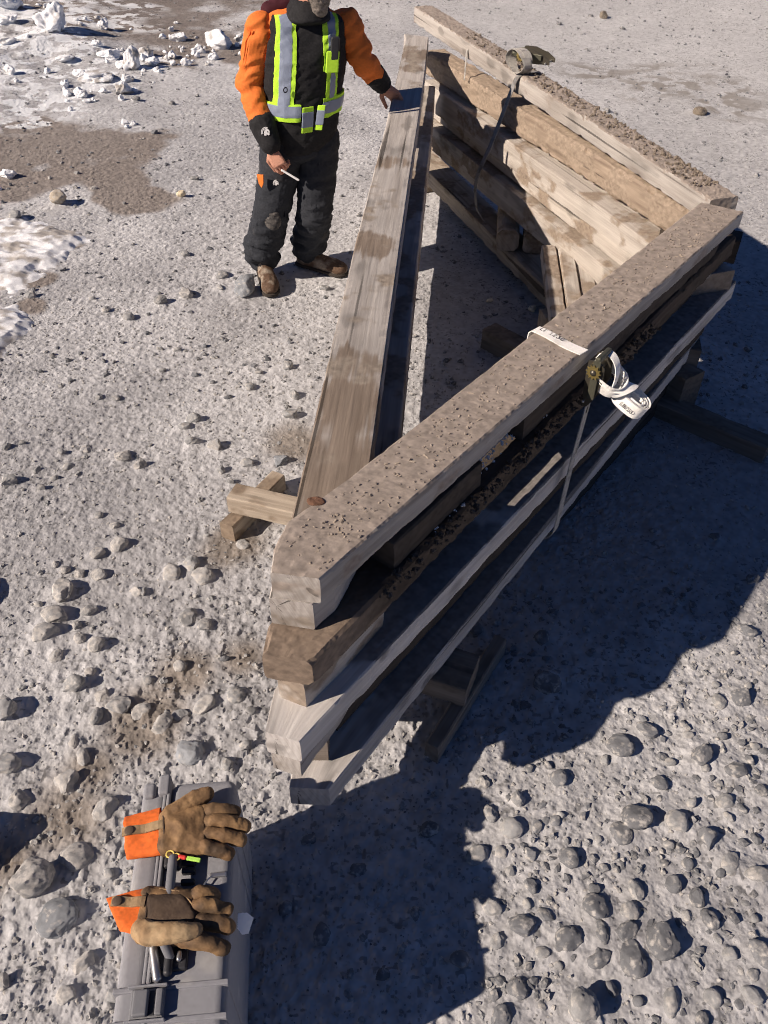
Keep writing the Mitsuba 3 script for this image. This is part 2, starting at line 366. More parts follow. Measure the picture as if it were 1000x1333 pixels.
_u = np.concatenate([[-500, -60, -12, -4, -2], np.linspace(-1.18, 1.32, 650), [2, 4, 12, 60, 500]])
_g = np.linspace(math.log(1.35), math.log(17.5), 880)
_y = np.concatenate([[-400, -60, -15, -5, -2.5, -1.6], np.exp(_g) - 1.4 - .55, [18, 24, 40, 90, 400]])
_w = 1.0 + .50 * np.clip(_y, -.6, 15.6)
GX = _u[None, :] * _w[:, None]
GY = np.broadcast_to(_y[:, None], GX.shape)
GZ = height(GX, GY)
STONES = """-1.21 2.98 0.085 p; -1.12 2.92 0.063 p; -1.45 2.91 0.056 p; -1.68 2.79 0.082 g; -1.58 2.88 0.042 g; -1.71 3.07 0.036 g; -1.51 3.01 0.036 g; -1.41 3.05 0.065 p; -1.49 2.83 0.041 g;
-1.52 2.75 0.041 g; -1.22 2.58 0.039 g; -1.14 2.52 0.045 p; -1.09 2.40 0.082 p; -1.17 2.35 0.069 p; -1.13 2.23 0.067 p; -1.27 2.26 0.043 p; -1.21 2.24 0.049 p; -1.24 2.14 0.107 p;
-1.24 2.02 0.105 p; -1.12 2.05 0.064 g; -1.25 1.93 0.108 p; -0.96 2.15 0.066 p; -1.15 1.98 0.046 p; -1.12 1.92 0.051 p; -1.05 1.89 0.068 p; -1.18 1.84 0.061 p; -1.32 2.08 0.035 p;
-1.32 2.29 0.043 p; -1.04 1.77 0.044 p; -1.08 1.71 0.081 g; -1.28 1.60 0.094 g; -0.97 1.67 0.053 p; -0.97 1.58 0.073 g; -0.90 1.63 0.084 g; -0.82 1.61 0.073 p; -1.02 1.49 0.061 p;
-1.21 1.40 0.094 g; -0.97 1.43 0.070 p; -1.00 1.34 0.083 p; -1.13 1.28 0.072 p; -0.85 1.25 0.090 p; -0.90 1.10 0.100 p; -1.00 1.02 0.133 P; -0.77 1.11 0.032 g; -0.79 1.05 0.036 g;
-0.88 1.17 0.021 g; -0.90 0.92 0.116 B; -0.80 0.81 0.071 p; -0.75 0.88 0.030 g; -0.82 0.73 0.057 p; -0.70 0.73 0.036 g; -1.00 0.76 0.041 p; -0.90 3.10 0.058 g; -0.80 3.07 0.072 p;
-0.74 2.89 0.049 g; -0.69 2.81 0.034 g; -0.63 2.94 0.071 g; -0.48 2.96 0.085 B; -0.77 2.29 0.087 g; -0.84 2.24 0.079 p; -0.72 2.23 0.085 p; -0.73 2.02 0.081 g; -0.67 1.99 0.058 g;
-0.94 2.15 0.042 g; -0.57 1.84 0.036 d; -0.74 2.47 0.026 g; -0.58 2.42 0.064 p; -0.69 1.60 0.058 g; -0.74 1.56 0.078 p; -0.61 1.64 0.085 p; -0.51 1.68 0.070 g; -0.45 1.62 0.037 g;
-0.63 1.45 0.106 B; -0.56 1.44 0.050 g; -0.50 1.41 0.050 g; -0.45 1.48 0.041 g; -0.83 1.74 0.038 g; -0.73 1.80 0.050 p; 0.57 1.37 0.059 d; 0.79 1.49 0.097 d; 0.43 1.30 0.053 g;
0.34 1.25 0.057 g; 0.40 1.20 0.070 g; 0.48 1.21 0.042 d; 0.54 1.23 0.038 d; 0.56 1.25 0.029 g; 0.73 1.19 0.070 d; 0.29 1.12 0.073 g; 0.36 1.13 0.041 g; 0.56 1.11 0.064 d; 0.44 1.03
0.045 d; 0.32 0.97 0.061 g; 0.47 0.95 0.052 d; 0.40 0.92 0.078 d; 0.33 0.88 0.051 g; 0.45 0.85 0.042 g; 0.52 0.88 0.085 d; 0.62 0.97 0.083 d; 0.62 0.90 0.068 d; 0.60 0.84 0.076 d;
0.37 0.76 0.061 d; 0.32 0.69 0.068 d; 0.53 0.71 0.093 R; 0.42 0.98 0.031 g; 0.66 1.17 0.028 p; 0.70 1.12 0.023 g; 0.50 1.13 0.023 g; 0.53 1.02 0.018 d; 0.33 1.36 0.044 g; 0.43 0.72
0.024 g; 0.57 0.89 0.026 p; 0.89 1.55 0.072 d; 1.17 1.67 0.064 g; 1.25 1.68 0.075 d; 1.03 1.66 0.032 d; 1.03 1.54 0.041 p; 1.05 1.46 0.091 d; 1.15 1.41 0.075 d; 0.89 1.36 0.054 d;
0.88 1.31 0.024 d; 0.79 1.24 0.100 d; 0.91 1.23 0.076 g; 0.98 1.24 0.024 d; 1.08 1.25 0.038 g; 1.13 1.28 0.038 d; 0.99 1.18 0.079 d; 0.91 1.10 0.041 d; 1.04 1.10 0.077 g; 1.11 1.07
0.090 g; 0.85 1.04 0.054 d; 0.91 1.00 0.057 d; 0.74 1.02 0.062 g; 0.71 0.96 0.057 g; 0.93 0.94 0.061 d; 0.69 0.91 0.077 d; 0.78 0.88 0.106 d; 0.69 0.83 0.100 d; 0.96 0.85 0.042 g;
1.05 0.85 0.093 d; 1.01 0.80 0.037 d; 0.98 0.81 0.025 g; 0.99 0.75 0.057 g; 0.88 0.74 0.053 g; 0.77 0.73 0.077 g; 0.84 0.69 0.048 d; 0.95 0.73 0.028 d; 0.94 0.89 0.030 g; 0.87 0.95
0.035 p; 1.08 1.30 0.063 g; 1.21 1.34 0.044 d; 1.05 0.99 0.026 g; -1.03 4.79 0.086 g; -1.02 4.64 0.066 g; -0.84 4.57 0.177 A; -1.34 4.45 0.082 g; -1.49 4.26 0.071 g; -1.64 4.35
0.054 g; -1.21 4.54 0.102 p; -1.76 4.49 0.041 g; -1.31 5.06 0.070 g; -1.15 3.92 0.038 g; -0.70 3.56 0.055 g; -0.67 3.70 0.041 g; -0.52 3.75 0.057 g; -0.80 3.47 0.047 d; -0.46 3.48
0.070 g; -0.47 3.31 0.076 g; -0.94 3.27 0.075 g; -0.97 3.21 0.059 g; -0.91 3.09 0.065 g; -1.45 3.46 0.047 g; -1.36 3.45 0.043 g; -1.18 3.71 0.041 g; -1.77 3.04 0.050 g; -0.38 4.62
0.066 g; -0.99 3.88 0.033 d; -0.90 3.61 0.032 d; -2.35 5.85 0.132 T; -2.58 5.58 0.107 g; -1.51 6.01 0.073 Y; -2.13 4.50 0.064 g; -2.33 6.16 0.040 g; -2.19 6.15 0.052 p; -2.40 6.44
0.047 p; -2.58 6.35 0.047 p; -1.14 3.92 0.042 g; -2.34 8.20 0.085 d; -2.00 8.14 0.064 g; -2.00 7.37 0.059 d; -1.47 6.34 0.070 g; 2.84 8.05 0.168 M; 2.65 11.73 0.153 M; 2.51 11.80
0.067 d; 2.05 11.35 0.074 d; 2.76 11.12 0.073 d; 2.00 8.06 0.070 g; 2.88 6.55 0.054 g; 1.47 2.25 0.067 d; 1.36 1.98 0.075 d; 0.59 1.72 0.113 d; 0.35 1.98 0.057 d; 0.59 1.94 0.063
d; 0.48 1.41 0.030 d; 1.09 2.10 0.041 p; 1.67 3.86 0.037 p; 2.00 3.98 0.051 d; 0.18 1.94 0.046 d; 0.40 1.55 0.041 d; 0.73 1.69 0.038 d; 1.39 2.49 0.045 d; 1.14 2.53 0.039 d; 0.15
1.20 0.061 d; -0.06 1.08 0.054 d; -0.16 0.89 0.064 d; 0.10 0.95 0.043 d; 0.22 0.83 0.054 d; -0.22 1.17 0.051 d; 0.01 0.79 0.041 d; -0.27 0.96 0.048 d"""
_near = (np.abs(GX) < 8) & (GY < 13) & (GY > -1)
_idx = np.nonzero(_near.ravel())[0]
_tree = cKDTree(np.stack([GX.ravel()[_idx], GY.ravel()[_idx]], 1))
_flat = GZ.ravel().copy()
for _l in STONES.split(';'):                 # the ground rises a little against every stone
    _x, _yy, _d = map(float, _l.split()[:3])
    _k = _idx[_tree.query_ball_point([_x, _yy], _d * 1.1)]
    _r = np.hypot(GX.ravel()[_k] - _x, GY.ravel()[_k] - _yy) / _d
    _flat[_k] += .20 * min(_d, .12) * np.exp(-(_r / .55) ** 2)
GZ = _flat.reshape(GX.shape)
_n, _m = GX.shape
_i, _j = np.meshgrid(np.arange(_n - 1), np.arange(_m - 1), indexing='ij')
_q = np.stack([_i * _m + _j, _i * _m + _j + 1, (_i + 1) * _m + _j + 1, (_i + 1) * _m + _j], -1).reshape(-1, 4)
add('ground', (np.stack([GX, GY, GZ], -1).reshape(-1, 3), _q), 'mat_ground', 'pale churned gravel yard strewn with cobbles and frozen clods', kind='structure', smooth=True)

# ---------------------------------------------------------------- stones
def stone_mesh(seed, sub=3, lump=.30, facet=0.0):
    r = np.random.default_rng(seed)
    t = trimesh.creation.icosphere(sub)
    v = t.vertices.copy()
    for _ in range(14 if facet else 8):
        d = r.normal(size=3); d /= np.linalg.norm(d)
        c = r.uniform(.50, .80) if facet else r.uniform(.66, .95)
        k = np.maximum(v @ d - c, 0)
        v -= k[:, None] * d * .93
    n = t.vertices
    v += n * ((fb(n * 1.1 + seed * 3.1, 2, seed) - .5) * lump)[:, None]
    v += n * ((fb(n * 4.5 + seed, 3, seed) - .5) * .22)[:, None]
    v *= np.array([1, r.uniform(.62, .95), r.uniform(.48, .72)])
    v /= np.abs(v[:, :2]).max()
    return trimesh.Trimesh(v, t.faces, process=False)
ROUND = [(stone_mesh(i), stone_mesh(i, 2)) for i in range(14)]
SHARP = [(stone_mesh(50 + i, 3, .3, 1), stone_mesh(50 + i, 2, .3, 1)) for i in range(6)]
_cache = {}
def stone_ply(kind, i, sub, bsdf, smooth=True):
    k = (kind, i, sub, bsdf)
    if k not in _cache:
        _cache[k] = shape((ROUND, SHARP)[kind][i][sub], bsdf, smooth if kind == 0 else 35)
    return dict(_cache[k])

rng = np.random.default_rng(11)
def put_stone(name, x, y, d, bsdf, label, group, category='stone', sharp=False, sink=None, squash=1.0, yaw=None):
    key, k = name, 0
    while key in scene:
        k += 1
        key = f'{name}_{k:03d}'
    i = int(rng.integers(len(SHARP if sharp else ROUND)))
    e = stone_ply(1 if sharp else 0, i, 0 if d > .045 else 1, bsdf)
    s = d / 2
    sink = (rng.uniform(.22, .55) if 'pale' in bsdf else rng.uniform(.08, .42)) if sink is None else sink
    z = float(height(x, y)) + s * .66 * squash * (1 - sink * 1.6)
    yaw = rng.uniform(0, 360) if yaw is None else yaw
    e['to_world'] = T().translate([x, y, z]).rotate([0, 0, 1], float(yaw)).rotate([1, 0, 0], float(rng.uniform(-22, 22))).scale([s, s, s * squash])
    scene[key] = e
    tag(key, label, category, group)
    return key

def zone(x, y):
    if y > 4.3: return 'far'
    if x < -.42 and y > 2.35: return 'midleft'
    if x < -.40 and y < 1.38: return 'caseleft'
    if x < -.2: return 'left'
    if y < 1.0 and x < .27 : return 'shade'
    if y < 1.75 and x < .45 and y > .9 + .9 * 0 and x < .25: return 'shade'
    if y > 1.45 and y - 1.48 > (x - .65) * 1.05 - .02: return 'shade'
    return 'right'
KIND = {'p': ('stone_pale', 'dusty pale'), 'g': ('stone_grey', 'grey'), 'd': ('stone_dark', 'dark slate grey')}
WHERE = {'far': 'on smooth gravel in the upper half', 'midleft': 'on the lumpy gravel left of the long left timber', 'caseleft': 'on the ground left of the grey case', 'left': 'on churned gravel left of the timber ends',
         'shade': 'in the shadow right of the timbers', 'right': 'half sunk in sunlit gravel at the lower right'}
UNIQUE = {'P': ('stone_pale', 'largest pale rounded boulder at the left edge beside the grey case', dict(sink=.05, squash=1.15)),
          'A': ('stone_blue', 'angular blue grey rock touching the right boot of the man', dict(sharp=True, sink=.1)),
          'R': ('stone_grey', 'round smooth grey cobble standing proud at the bottom edge, casting a long shadow', dict(sink=-.15, squash=1.1)),
          'T': ('stone_tan', 'smooth egg shaped tan stone on the damp brown patch', dict(sink=-.1, squash=1.15)),
          'Y': ('stone_cream', 'small cream yellow stone on the pale gravel left of the man', dict(sink=-.1))}
BLUES = iter(['flat bluish cobble under the largest boulder at the left of the case', 'angular blue grey stone by the crossed wooden blocks', 'flat blue grey cobble just above the upper glove'])
CLODS = iter(['brown crumbly clod alone on the far right gravel', 'brown clod near the top edge, right of the ratchet'])
EXTRA, SITES = [], [tuple(map(float, l.split()[:2])) for l in STONES.split(';')]
for line in STONES.split(';'):
    x, y, d, k = line.split()
    x, y, d = float(x), float(y), float(d)
    if k == 'B':
        put_stone('cobble', x, y, d, 'stone_blue', next(BLUES), None, sharp=y > 2.5, squash=.75)
    elif k == 'M':
        put_stone('mud_clod', x, y, d, 'stone_clod', next(CLODS), None, 'clod', sharp=True, squash=.8, sink=.1)
    elif k in UNIQUE:
        b, lab, o = UNIQUE[k]
        put_stone('boulder' if k == 'P' else 'cobble', x, y, d, b, lab, None, **o)
    else:
        b, word = KIND[k]
        z = zone(x, y)
        size = 'large ' if d > .085 else 'small ' if d < .045 else 'mid sized '
        put_stone('cobble', x, y, d * 1.06, b, f'{size}{word} cobble {WHERE[z]}', f'{size}{word} cobbles {WHERE[z]}', sharp=rng.uniform() < (.05 if z == 'right' else .3), squash=.82 if z == 'right' else 1.0)

for _ in range(300):                           # smaller cobbles between the large ones at the lower right
    x, y = rng.uniform(.3, 1.75), rng.uniform(.55, 1.75)
    if zone(x, y) != 'right' or len(EXTRA) >= 56 or any(math.hypot(x - a, y - b) < .045 for a, b in EXTRA + SITES):
        continue
    EXTRA.append((x, y))
    put_stone('cobble', x, y, rng.uniform(.026, .044), 'stone_dark' if rng.uniform() < .6 else 'stone_grey', 'small loose filler stone between the larger cobbles at the lower right', 'small filler stones at the lower right', sharp=rng.uniform() < .3)

put_stone('boulder', -1.34, 1.05, .27, 'stone_grey', 'grey boulder just past the left edge by the case, only its shadow showing', None, sink=.0, squash=1.1)
put_stone('boulder', -1.66, 2.08, .22, 'stone_grey', 'grey boulder just past the left edge halfway up, only its shadow showing', None, sink=.0, squash=1.1)
# grit and small pebbles that nobody could count
def scatter(n, seed, region, dmin, dmax, bsdf, key, label, sub=1, power=2.2):
    r = np.random.default_rng(seed)
    base = trimesh.creation.icosphere(sub)
    V, F, o = [], [], 0
    pts = region(r, n)
    H = height(pts[:, 0], pts[:, 1])
    d = dmin + (dmax - dmin) * r.uniform(size=len(pts)) ** power
    nv = len(base.vertices)
    jit = 1 + .32 * r.normal(size=(len(pts), nv)).clip(-1.6, 1.6)
    sc = np.stack([d, d * r.uniform(.6, 1, len(pts)), d * r.uniform(.4, .8, len(pts))], 1) / 2
    a = r.uniform(0, 2 * np.pi, len(pts))
    v = base.vertices[None] * jit[..., None] * sc[:, None]
    c, s = np.cos(a)[:, None], np.sin(a)[:, None]
    v = np.stack([v[..., 0] * c - v[..., 1] * s, v[..., 0] * s + v[..., 1] * c, v[..., 2]], -1)
    v += np.stack([pts[:, 0], pts[:, 1], H + sc[:, 2] * .35], -1)[:, None]
    f = base.faces[None] + (np.arange(len(pts)) * nv)[:, None, None]
    add(key, (v.reshape(-1, 3), f.reshape(-1, 3)), bsdf, label, 'gravel', kind='stuff')
def fan(y0, y1, bias=1.0, x0=-1.15, x1=1.25):
    def g(r, n):
        y = y0 + (y1 - y0) * r.uniform(size=n) ** bias
        return np.stack([(x0 + (x1 - x0) * r.uniform(size=n)) * (.85 + .49 * y), y], 1)
    return g
scatter(3600, 1, fan(.4, 4.2), .004, .030, 'stone_grey', 'pebbles', 'small grey pebbles and grit scattered over the near gravel', power=3.2)
scatter(15000, 2, fan(.4, 4.6), .003, .018, 'stone_pale', 'grit', 'small dusty pale stones scattered over the near gravel', sub=0, power=2.0)
scatter(9000, 5, fan(.4, 3.8), .003, .010, 'stone_dark', 'fine_dark_grit', 'fine dark crumbs of stone on the near gravel', sub=0, power=2)
scatter(7000, 3, fan(3.6, 13, 1.1), .007, .040, 'stone_dark', 'dark_grit', 'small dark grit peppering the far gravel', sub=0, power=3)
scatter(1500, 4, fan(.5, 2.2, 1, .25, 1.25), .008, .034, 'stone_dark', 'dark_pebbles', 'small dark pebbles between the cobbles at the lower right', sub=0)

# ---------------------------------------------------------------- timbers
def dens(pts, n):
    p = np.asarray(pts, float)
    return p

def beam(L, R, zt, zb, amp=.0015, step=.022, r=.005, seed=0, cell=.022, wear=.004, top_amp=0.0, top_scale=.012, warp=.002, pal=0):
    """A sawn timber between a left and a right edge line (plan points, near to far); zt, zb: height of top and bottom at both ends. Returns (vertices, faces, uv)."""
    L, R = np.asarray(L, float), np.asarray(R, float)
    C = (L + R) / 2
    s = np.concatenate([[0], np.cumsum(np.linalg.norm(np.diff(C, axis=0), axis=1))])
    st = np.unique(np.concatenate([np.arange(0, s[-1], step), s]))
    keep = np.concatenate([[True], np.diff(st) > step * .2]); keep[-1] = True
    st = st[keep]
    st[-1] = s[-1]
    ip = lambda A: np.stack([np.interp(st, s, A[:, k]) for k in (0, 1)], 1)
    l, q = ip(L), ip(R)
    f = st / s[-1]
    zt, zb = np.broadcast_to(zt, 2), np.broadcast_to(zb, 2)
    top, bot = zt[0] + (zt[1] - zt[0]) * f, zb[0] + (zb[1] - zb[0]) * f
    w0, t0 = np.linalg.norm(q - l, axis=1).mean(), (top - bot).mean()
    def edge(a, b, n): return [a + (b - a) * i / n for i in range(n)]
    nw, nt = max(2, int(w0 / cell)), max(2, int(t0 / cell))
    prof = []     # (across 0..w0, up 0..t0, nx, nz, corner)
    for a in edge(r, w0 - r, nw): prof.append((a, t0, 0, 1, a == r))
    prof.append((w0 - r, t0, .3, .95, 1)); prof.append((w0, t0 - r, .95, .3, 1))
    for h in edge(t0 - r, r, nt)[1:]: prof.append((w0, h, 1, 0, 0))
    prof.append((w0, r, .95, -.3, 1)); prof.append((w0 - r, 0, .3, -.95, 1))
    for a in edge(w0 - r, r, nw)[1:]: prof.append((a, 0, 0, -1, 0))
    prof.append((r, 0, -.3, -.95, 1)); prof.append((0, r, -.95, -.3, 1))
    for h in edge(r, t0 - r, nt)[1:]: prof.append((0, h, -1, 0, 0))
    prof.append((0, t0 - r, -.95, .3, 1))
    prof.append(prof[0])
    P = np.array(prof, float)
    per = np.concatenate([[0], np.cumsum(np.linalg.norm(np.diff(P[:, :2], axis=0), axis=1))])
    fa, fh = P[:, 0] / w0, P[:, 1] / t0
    X = l[:, None] * (1 - fa)[None, :, None] + q[:, None] * fa[None, :, None]
    Z = bot[:, None] + (top - bot)[:, None] * fh[None]
    V = np.concatenate([X, Z[..., None]], -1)
    ac = (q - l) / np.linalg.norm(q - l, axis=1, keepdims=True)
    N = np.concatenate([ac[:, None] * P[None, :, 2:3], np.broadcast_to(P[None, :, 3:4], V.shape[:2] + (1,))], -1)
    par = np.stack([np.broadcast_to(st[:, None] * 1.0, V.shape[:2]), np.broadcast_to(np.where(per < per[-1] - 1e-9, per, 0)[None], V.shape[:2]), V[..., 0] * 0 + seed * 7.7], -1)
    D = amp * 2 * (fb(par * np.array([6, 30, 1]), 3, seed) - .5)
    D = D - P[None, :, 4] * wear * 2.2 * np.clip(fb(par * np.array([22, 3, 1]), 3, seed + 5) - .50, 0, 1) * 2
    if top_amp:
        D = D + (P[None, :, 3] > .8) * top_amp * 2 * (np.clip(fb(V / top_scale, 3, seed + 3), .3, .8) - .5) + (P[None, :, 3] > .8) * top_amp * 1.2 * (fb(V / .07, 3, seed + 4) - .45)
    V = V + N * D[..., None]
    bow = warp * 2 * (fb(np.stack([st * .9, st * 0 + seed * 3.3, st * 0], -1), 2, seed + 8) - .5)
    V[..., 2] += bow[:, None]
    n, m = V.shape[:2]
    i, j = np.meshgrid(np.arange(n - 1), np.arange(m - 1), indexing='ij')
    F = np.stack([i * m + j, (i + 1) * m + j, (i + 1) * m + j + 1, i * m + j + 1], -1).reshape(-1, 4)
    F = np.vstack([F[:, [0, 1, 2]], F[:, [0, 2, 3]]])
    uv = np.stack([np.broadcast_to(st[:, None] + seed * 3.7, (n, m)), np.broadcast_to(per[None] + .05 + (seed * .37) % .9 + 2 * pal, (n, m))], -1).reshape(-1, 2)
    VV, FF, UU = [V.reshape(-1, 3)], [F], [uv]
    off = n * m
    for e, flip in ((0, False), (n - 1, True)):
        rim = V[e, :-1]
        loc = np.stack([100 + P[:-1, 0] + .013 * seed, 100.05 + P[:-1, 1] + 2 * pal], 1)
        inner = [(rim, loc)]
        c3, c2 = rim.mean(0), loc.mean(0)
        for k in (.72, .42, .15):
            pt = c3 + (rim - c3) * k
            d = np.cross(ac[e].tolist() + [0], [0, 0, 1.0])
            pt = pt + d * (amp * 1.2 * (fb(pt / .03, 2, seed + 9) - .5))[:, None]
            inner.append((pt, c2 + (loc - c2) * k))
        k = len(rim)
        vs = np.vstack([a for a, _ in inner] + [c3[None]])
        us = np.vstack([b for _, b in inner] + [c2[None]])
        fs = []
        for ring in range(3):
            for a in range(k):
                b = (a + 1) % k
                fs += [[ring * k + a, ring * k + b, (ring + 1) * k + b], [ring * k + a, (ring + 1) * k + b, (ring + 1) * k + a]]
        for a in range(k):
            fs.append([3 * k + a, 3 * k + (a + 1) % k, 4 * k])
        fs = np.array(fs)
        VV.append(vs); UU.append(us); FF.append((fs[:, ::-1] if flip else fs) + off)
        off += len(vs)
    return np.vstack(VV), np.vstack(FF)[:, ::-1], np.vstack(UU)

STACK = 'timbers stacked in a triangle'
def timber(L, R, zt, zb, bsdf, label, name='timber', group=STACK, category='timber', **k):
    key, i = name, 0
    while key in scene:
        i += 1
        key = f'{name}_{i:03d}'
    V, F, U = beam(L, R, zt, zb, pal=WOOD_ID[bsdf], **k)
    scene[key] = ply((V, F), 'mat_wood', uv=U)
    tag(key, label, category, group)
    return key

def line(a, b, off, n):
    """Two edge lines of a timber from a to b whose right edge lies off beyond the line and whose width is n."""
    a, b = np.array(a, float), np.array(b, float)
    d = (b - a) / np.linalg.norm(b - a)
    r = np.array([d[1], -d[0]])
    return [a + r * (off - n), b + r * (off - n)], [a + r * off, b + r * off]

# the near right side: A timbers; their outer edge runs through A0 and A1
A0, A1 = np.array([.115, 1.535]), np.array([1.46, 3.336])
AD = (A1 - A0) / np.linalg.norm(A1 - A0)
AN = np.array([AD[1], -AD[0]])
ap = lambda t, o: (A0 + AD * t + AN * o).tolist()
def side_timber(left, r0, r1, width, zt, zb, look, label, cut=(), **k):
    """A straight timber of the near right side: its right edge runs from r0 to r1; left: the first left edge points; cut: (distance, width) where it is narrower."""
    r0, r1 = np.array(r0, float), np.array(r1, float)
    D = float(np.linalg.norm(r1 - r0)); d = (r1 - r0) / D
    nrm = np.array([-d[1], d[0]])
    L, R = [list(p) for p in left], [(r0 + d * .075 * i).tolist() for i in range(len(left))]
    for a, w in [(.34, width)] + list(cut) + [(D, width)]:
        R.append((r0 + d * a).tolist()); L.append((r0 + d * (a - .02) + nrm * w).tolist())
    return timber(L, R, zt, zb, look, label, **k)
top_timber = side_timber([(-.258, 1.291), (-.259, 1.367), (-.236, 1.462)], (-.144, 1.272), (1.462, 3.340), .178,
       1.047, (.962, .985), 'mudtop', 'mud caked top timber on the near right side, with the white strap across it', amp=.0015, step=.009, cell=.009, seed=1, top_amp=.0022, wear=.004, r=.005, warp=.001)
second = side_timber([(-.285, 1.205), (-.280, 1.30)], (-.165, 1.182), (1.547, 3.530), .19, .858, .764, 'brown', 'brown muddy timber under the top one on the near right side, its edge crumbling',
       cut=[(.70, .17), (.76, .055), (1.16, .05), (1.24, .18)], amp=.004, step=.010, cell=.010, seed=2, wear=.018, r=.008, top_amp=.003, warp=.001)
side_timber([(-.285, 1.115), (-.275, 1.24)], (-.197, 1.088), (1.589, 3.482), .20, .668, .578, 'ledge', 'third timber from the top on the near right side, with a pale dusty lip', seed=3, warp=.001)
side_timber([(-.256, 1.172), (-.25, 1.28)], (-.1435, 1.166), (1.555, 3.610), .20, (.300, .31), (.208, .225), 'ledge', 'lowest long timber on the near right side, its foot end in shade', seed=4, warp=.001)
def inner(t0, t1, o, w, zt, zb, lab, sd):
    ts = np.linspace(t0, t1, 4)
    timber([ap(t, o - w) for t in ts], [ap(t, o) for t in ts], zt, zb, 'dark', lab, seed=sd, amp=.006)
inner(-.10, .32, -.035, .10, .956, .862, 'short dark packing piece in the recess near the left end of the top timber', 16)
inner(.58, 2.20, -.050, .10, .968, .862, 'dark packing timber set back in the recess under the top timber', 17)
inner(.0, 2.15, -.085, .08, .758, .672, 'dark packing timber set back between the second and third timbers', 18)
inner(1.0, 2.55, -.110, .09, .200, .0, 'added hidden sill under the lowest timber that stops sun passing below', 20)  # unseen sill, added so that no sun slips under the stack
inner(-.30, 2.52, -.080, .09, .572, .316, 'dark packing timber above the lowest one, lengthened to block sun', 19)  # ends drawn out to hold the sun off what lies behind

# the long left side: B timbers, one under each A
bl = lambda y: -.335 + .0705 * y - .013 * math.exp(-((y - 1.45) / .55) ** 2) - .018 * math.exp(-((y - 2.9) / 1.2) ** 2)
br = lambda y: -.158 + .0668 * y + .010 * math.exp(-((y - 5.2) / 1.0) ** 2)
ys = [1.50, 2.0, 2.6, 3.2, 3.9, 4.6, 5.3, 5.9, 6.30]
timber([(-.270, 1.296), (-.268, 1.33), (-.248, 1.42)] + [(bl(y), y) for y in ys] + [(.100, 6.42)], [(-.164, 1.276), (-.118, 1.33), (-.085, 1.42)] + [(br(y), y) for y in ys] + [(.268, 6.34)],
       (.956, .990), (.862, .898), 'grey', 'long grey top timber of the left side, stained brown', seed=5)
ys2 = [1.45, 2.2, 3.2, 4.2, 5.2, 6.05]
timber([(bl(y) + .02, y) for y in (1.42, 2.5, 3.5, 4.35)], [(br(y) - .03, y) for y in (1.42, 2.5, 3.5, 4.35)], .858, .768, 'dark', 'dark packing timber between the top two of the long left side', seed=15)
timber([(-.258, 1.215), (-.24, 1.30)] + [(bl(y) + .03, y) for y in ys2], [(-.188, 1.186), (-.10, 1.30)] + [(br(y) + .062, y) for y in ys2], .762, .582, 'pale',
       'second timber down on the long left side, a pale lip under the top one', seed=6, wear=.006)
timber([(-.28, 1.125), (-.25, 1.28)] + [(bl(y) + .02, y) for y in ys2], [(-.204, 1.098), (-.11, 1.26)] + [(br(y) + .03, y) for y in ys2], .575, .485, 'grey', 'third timber down on the long left side', seed=7)
timber([(bl(y) + .01, y) for y in ys2], [(br(y) - .03, y) for y in ys2[:1]] + [(br(y) + .02, y) for y in ys2[1:]], .432, .205, 'edge', 'lowest timber on the long left side', seed=8)

# the far side: C timbers; their inner edge runs through C0 and C1
C0, C1 = np.array([.296, 6.414]), np.array([1.32, 3.60])
CD = (C1 - C0) / np.linalg.norm(C1 - C0)
CI = np.array([CD[1], -CD[0]])               # towards the inside
cp = lambda t, o: (C0 + CD * t + CI * o).tolist()
def far_timber(t0, t1, inner, width, zt, zb, bsdf, label, **k):
    ts = np.linspace(t0, t1, 5)
    i0, i1 = np.broadcast_to(inner, 2)
    ii = [i0 + (i1 - i0) * (t - t0) / (t1 - t0) for t in ts]
    return timber([cp(t, i - width) for t, i in zip(ts, ii)], [cp(t, i) for t, i in zip(ts, ii)], zt, zb, bsdf, label, **k)
far_top = far_timber(-.36, 3.13, 0, .145, (1.088, 1.0405), (.985, .945), 'mudtop', 'top timber of the far side, pale inner face and muddy top, under the grey ratchet', amp=.003, step=.014, cell=.012, seed=9, top_amp=.006, wear=.008)
far_timber(-.10, 3.02, (.02, .0), .17, (.868, .940), (.728, .800), 'mud', 'brown mud plastered timber just below the top one of the far side', amp=.008, step=.012, cell=.012, seed=10, wear=.02, r=.010)
far_timber(.02, 3.25, (.062, .065), .20, (.712, .758), (.545, .655), 'pale', 'broad pale timber third from the top of the far side, mud along its upper face', seed=11)
far_timber(-.10, 3.0, (.018, .02), .17, (.530, .638), (.484, .520), 'pale', 'pale timber fourth from the top of the far side', seed=12)
far_timber(-.05, 3.12, (.082, .07), .20, (.466, .502), (.305, .362), 'pale', 'lowest pale timber of the far side with a dark notch at its right end', seed=13)
far_timber(-.35, 2.55, (.09, .13), .19, (.165, .165), (.06, .06), 'block', 'grey timber lying low under the far side', seed=14, wear=.008)

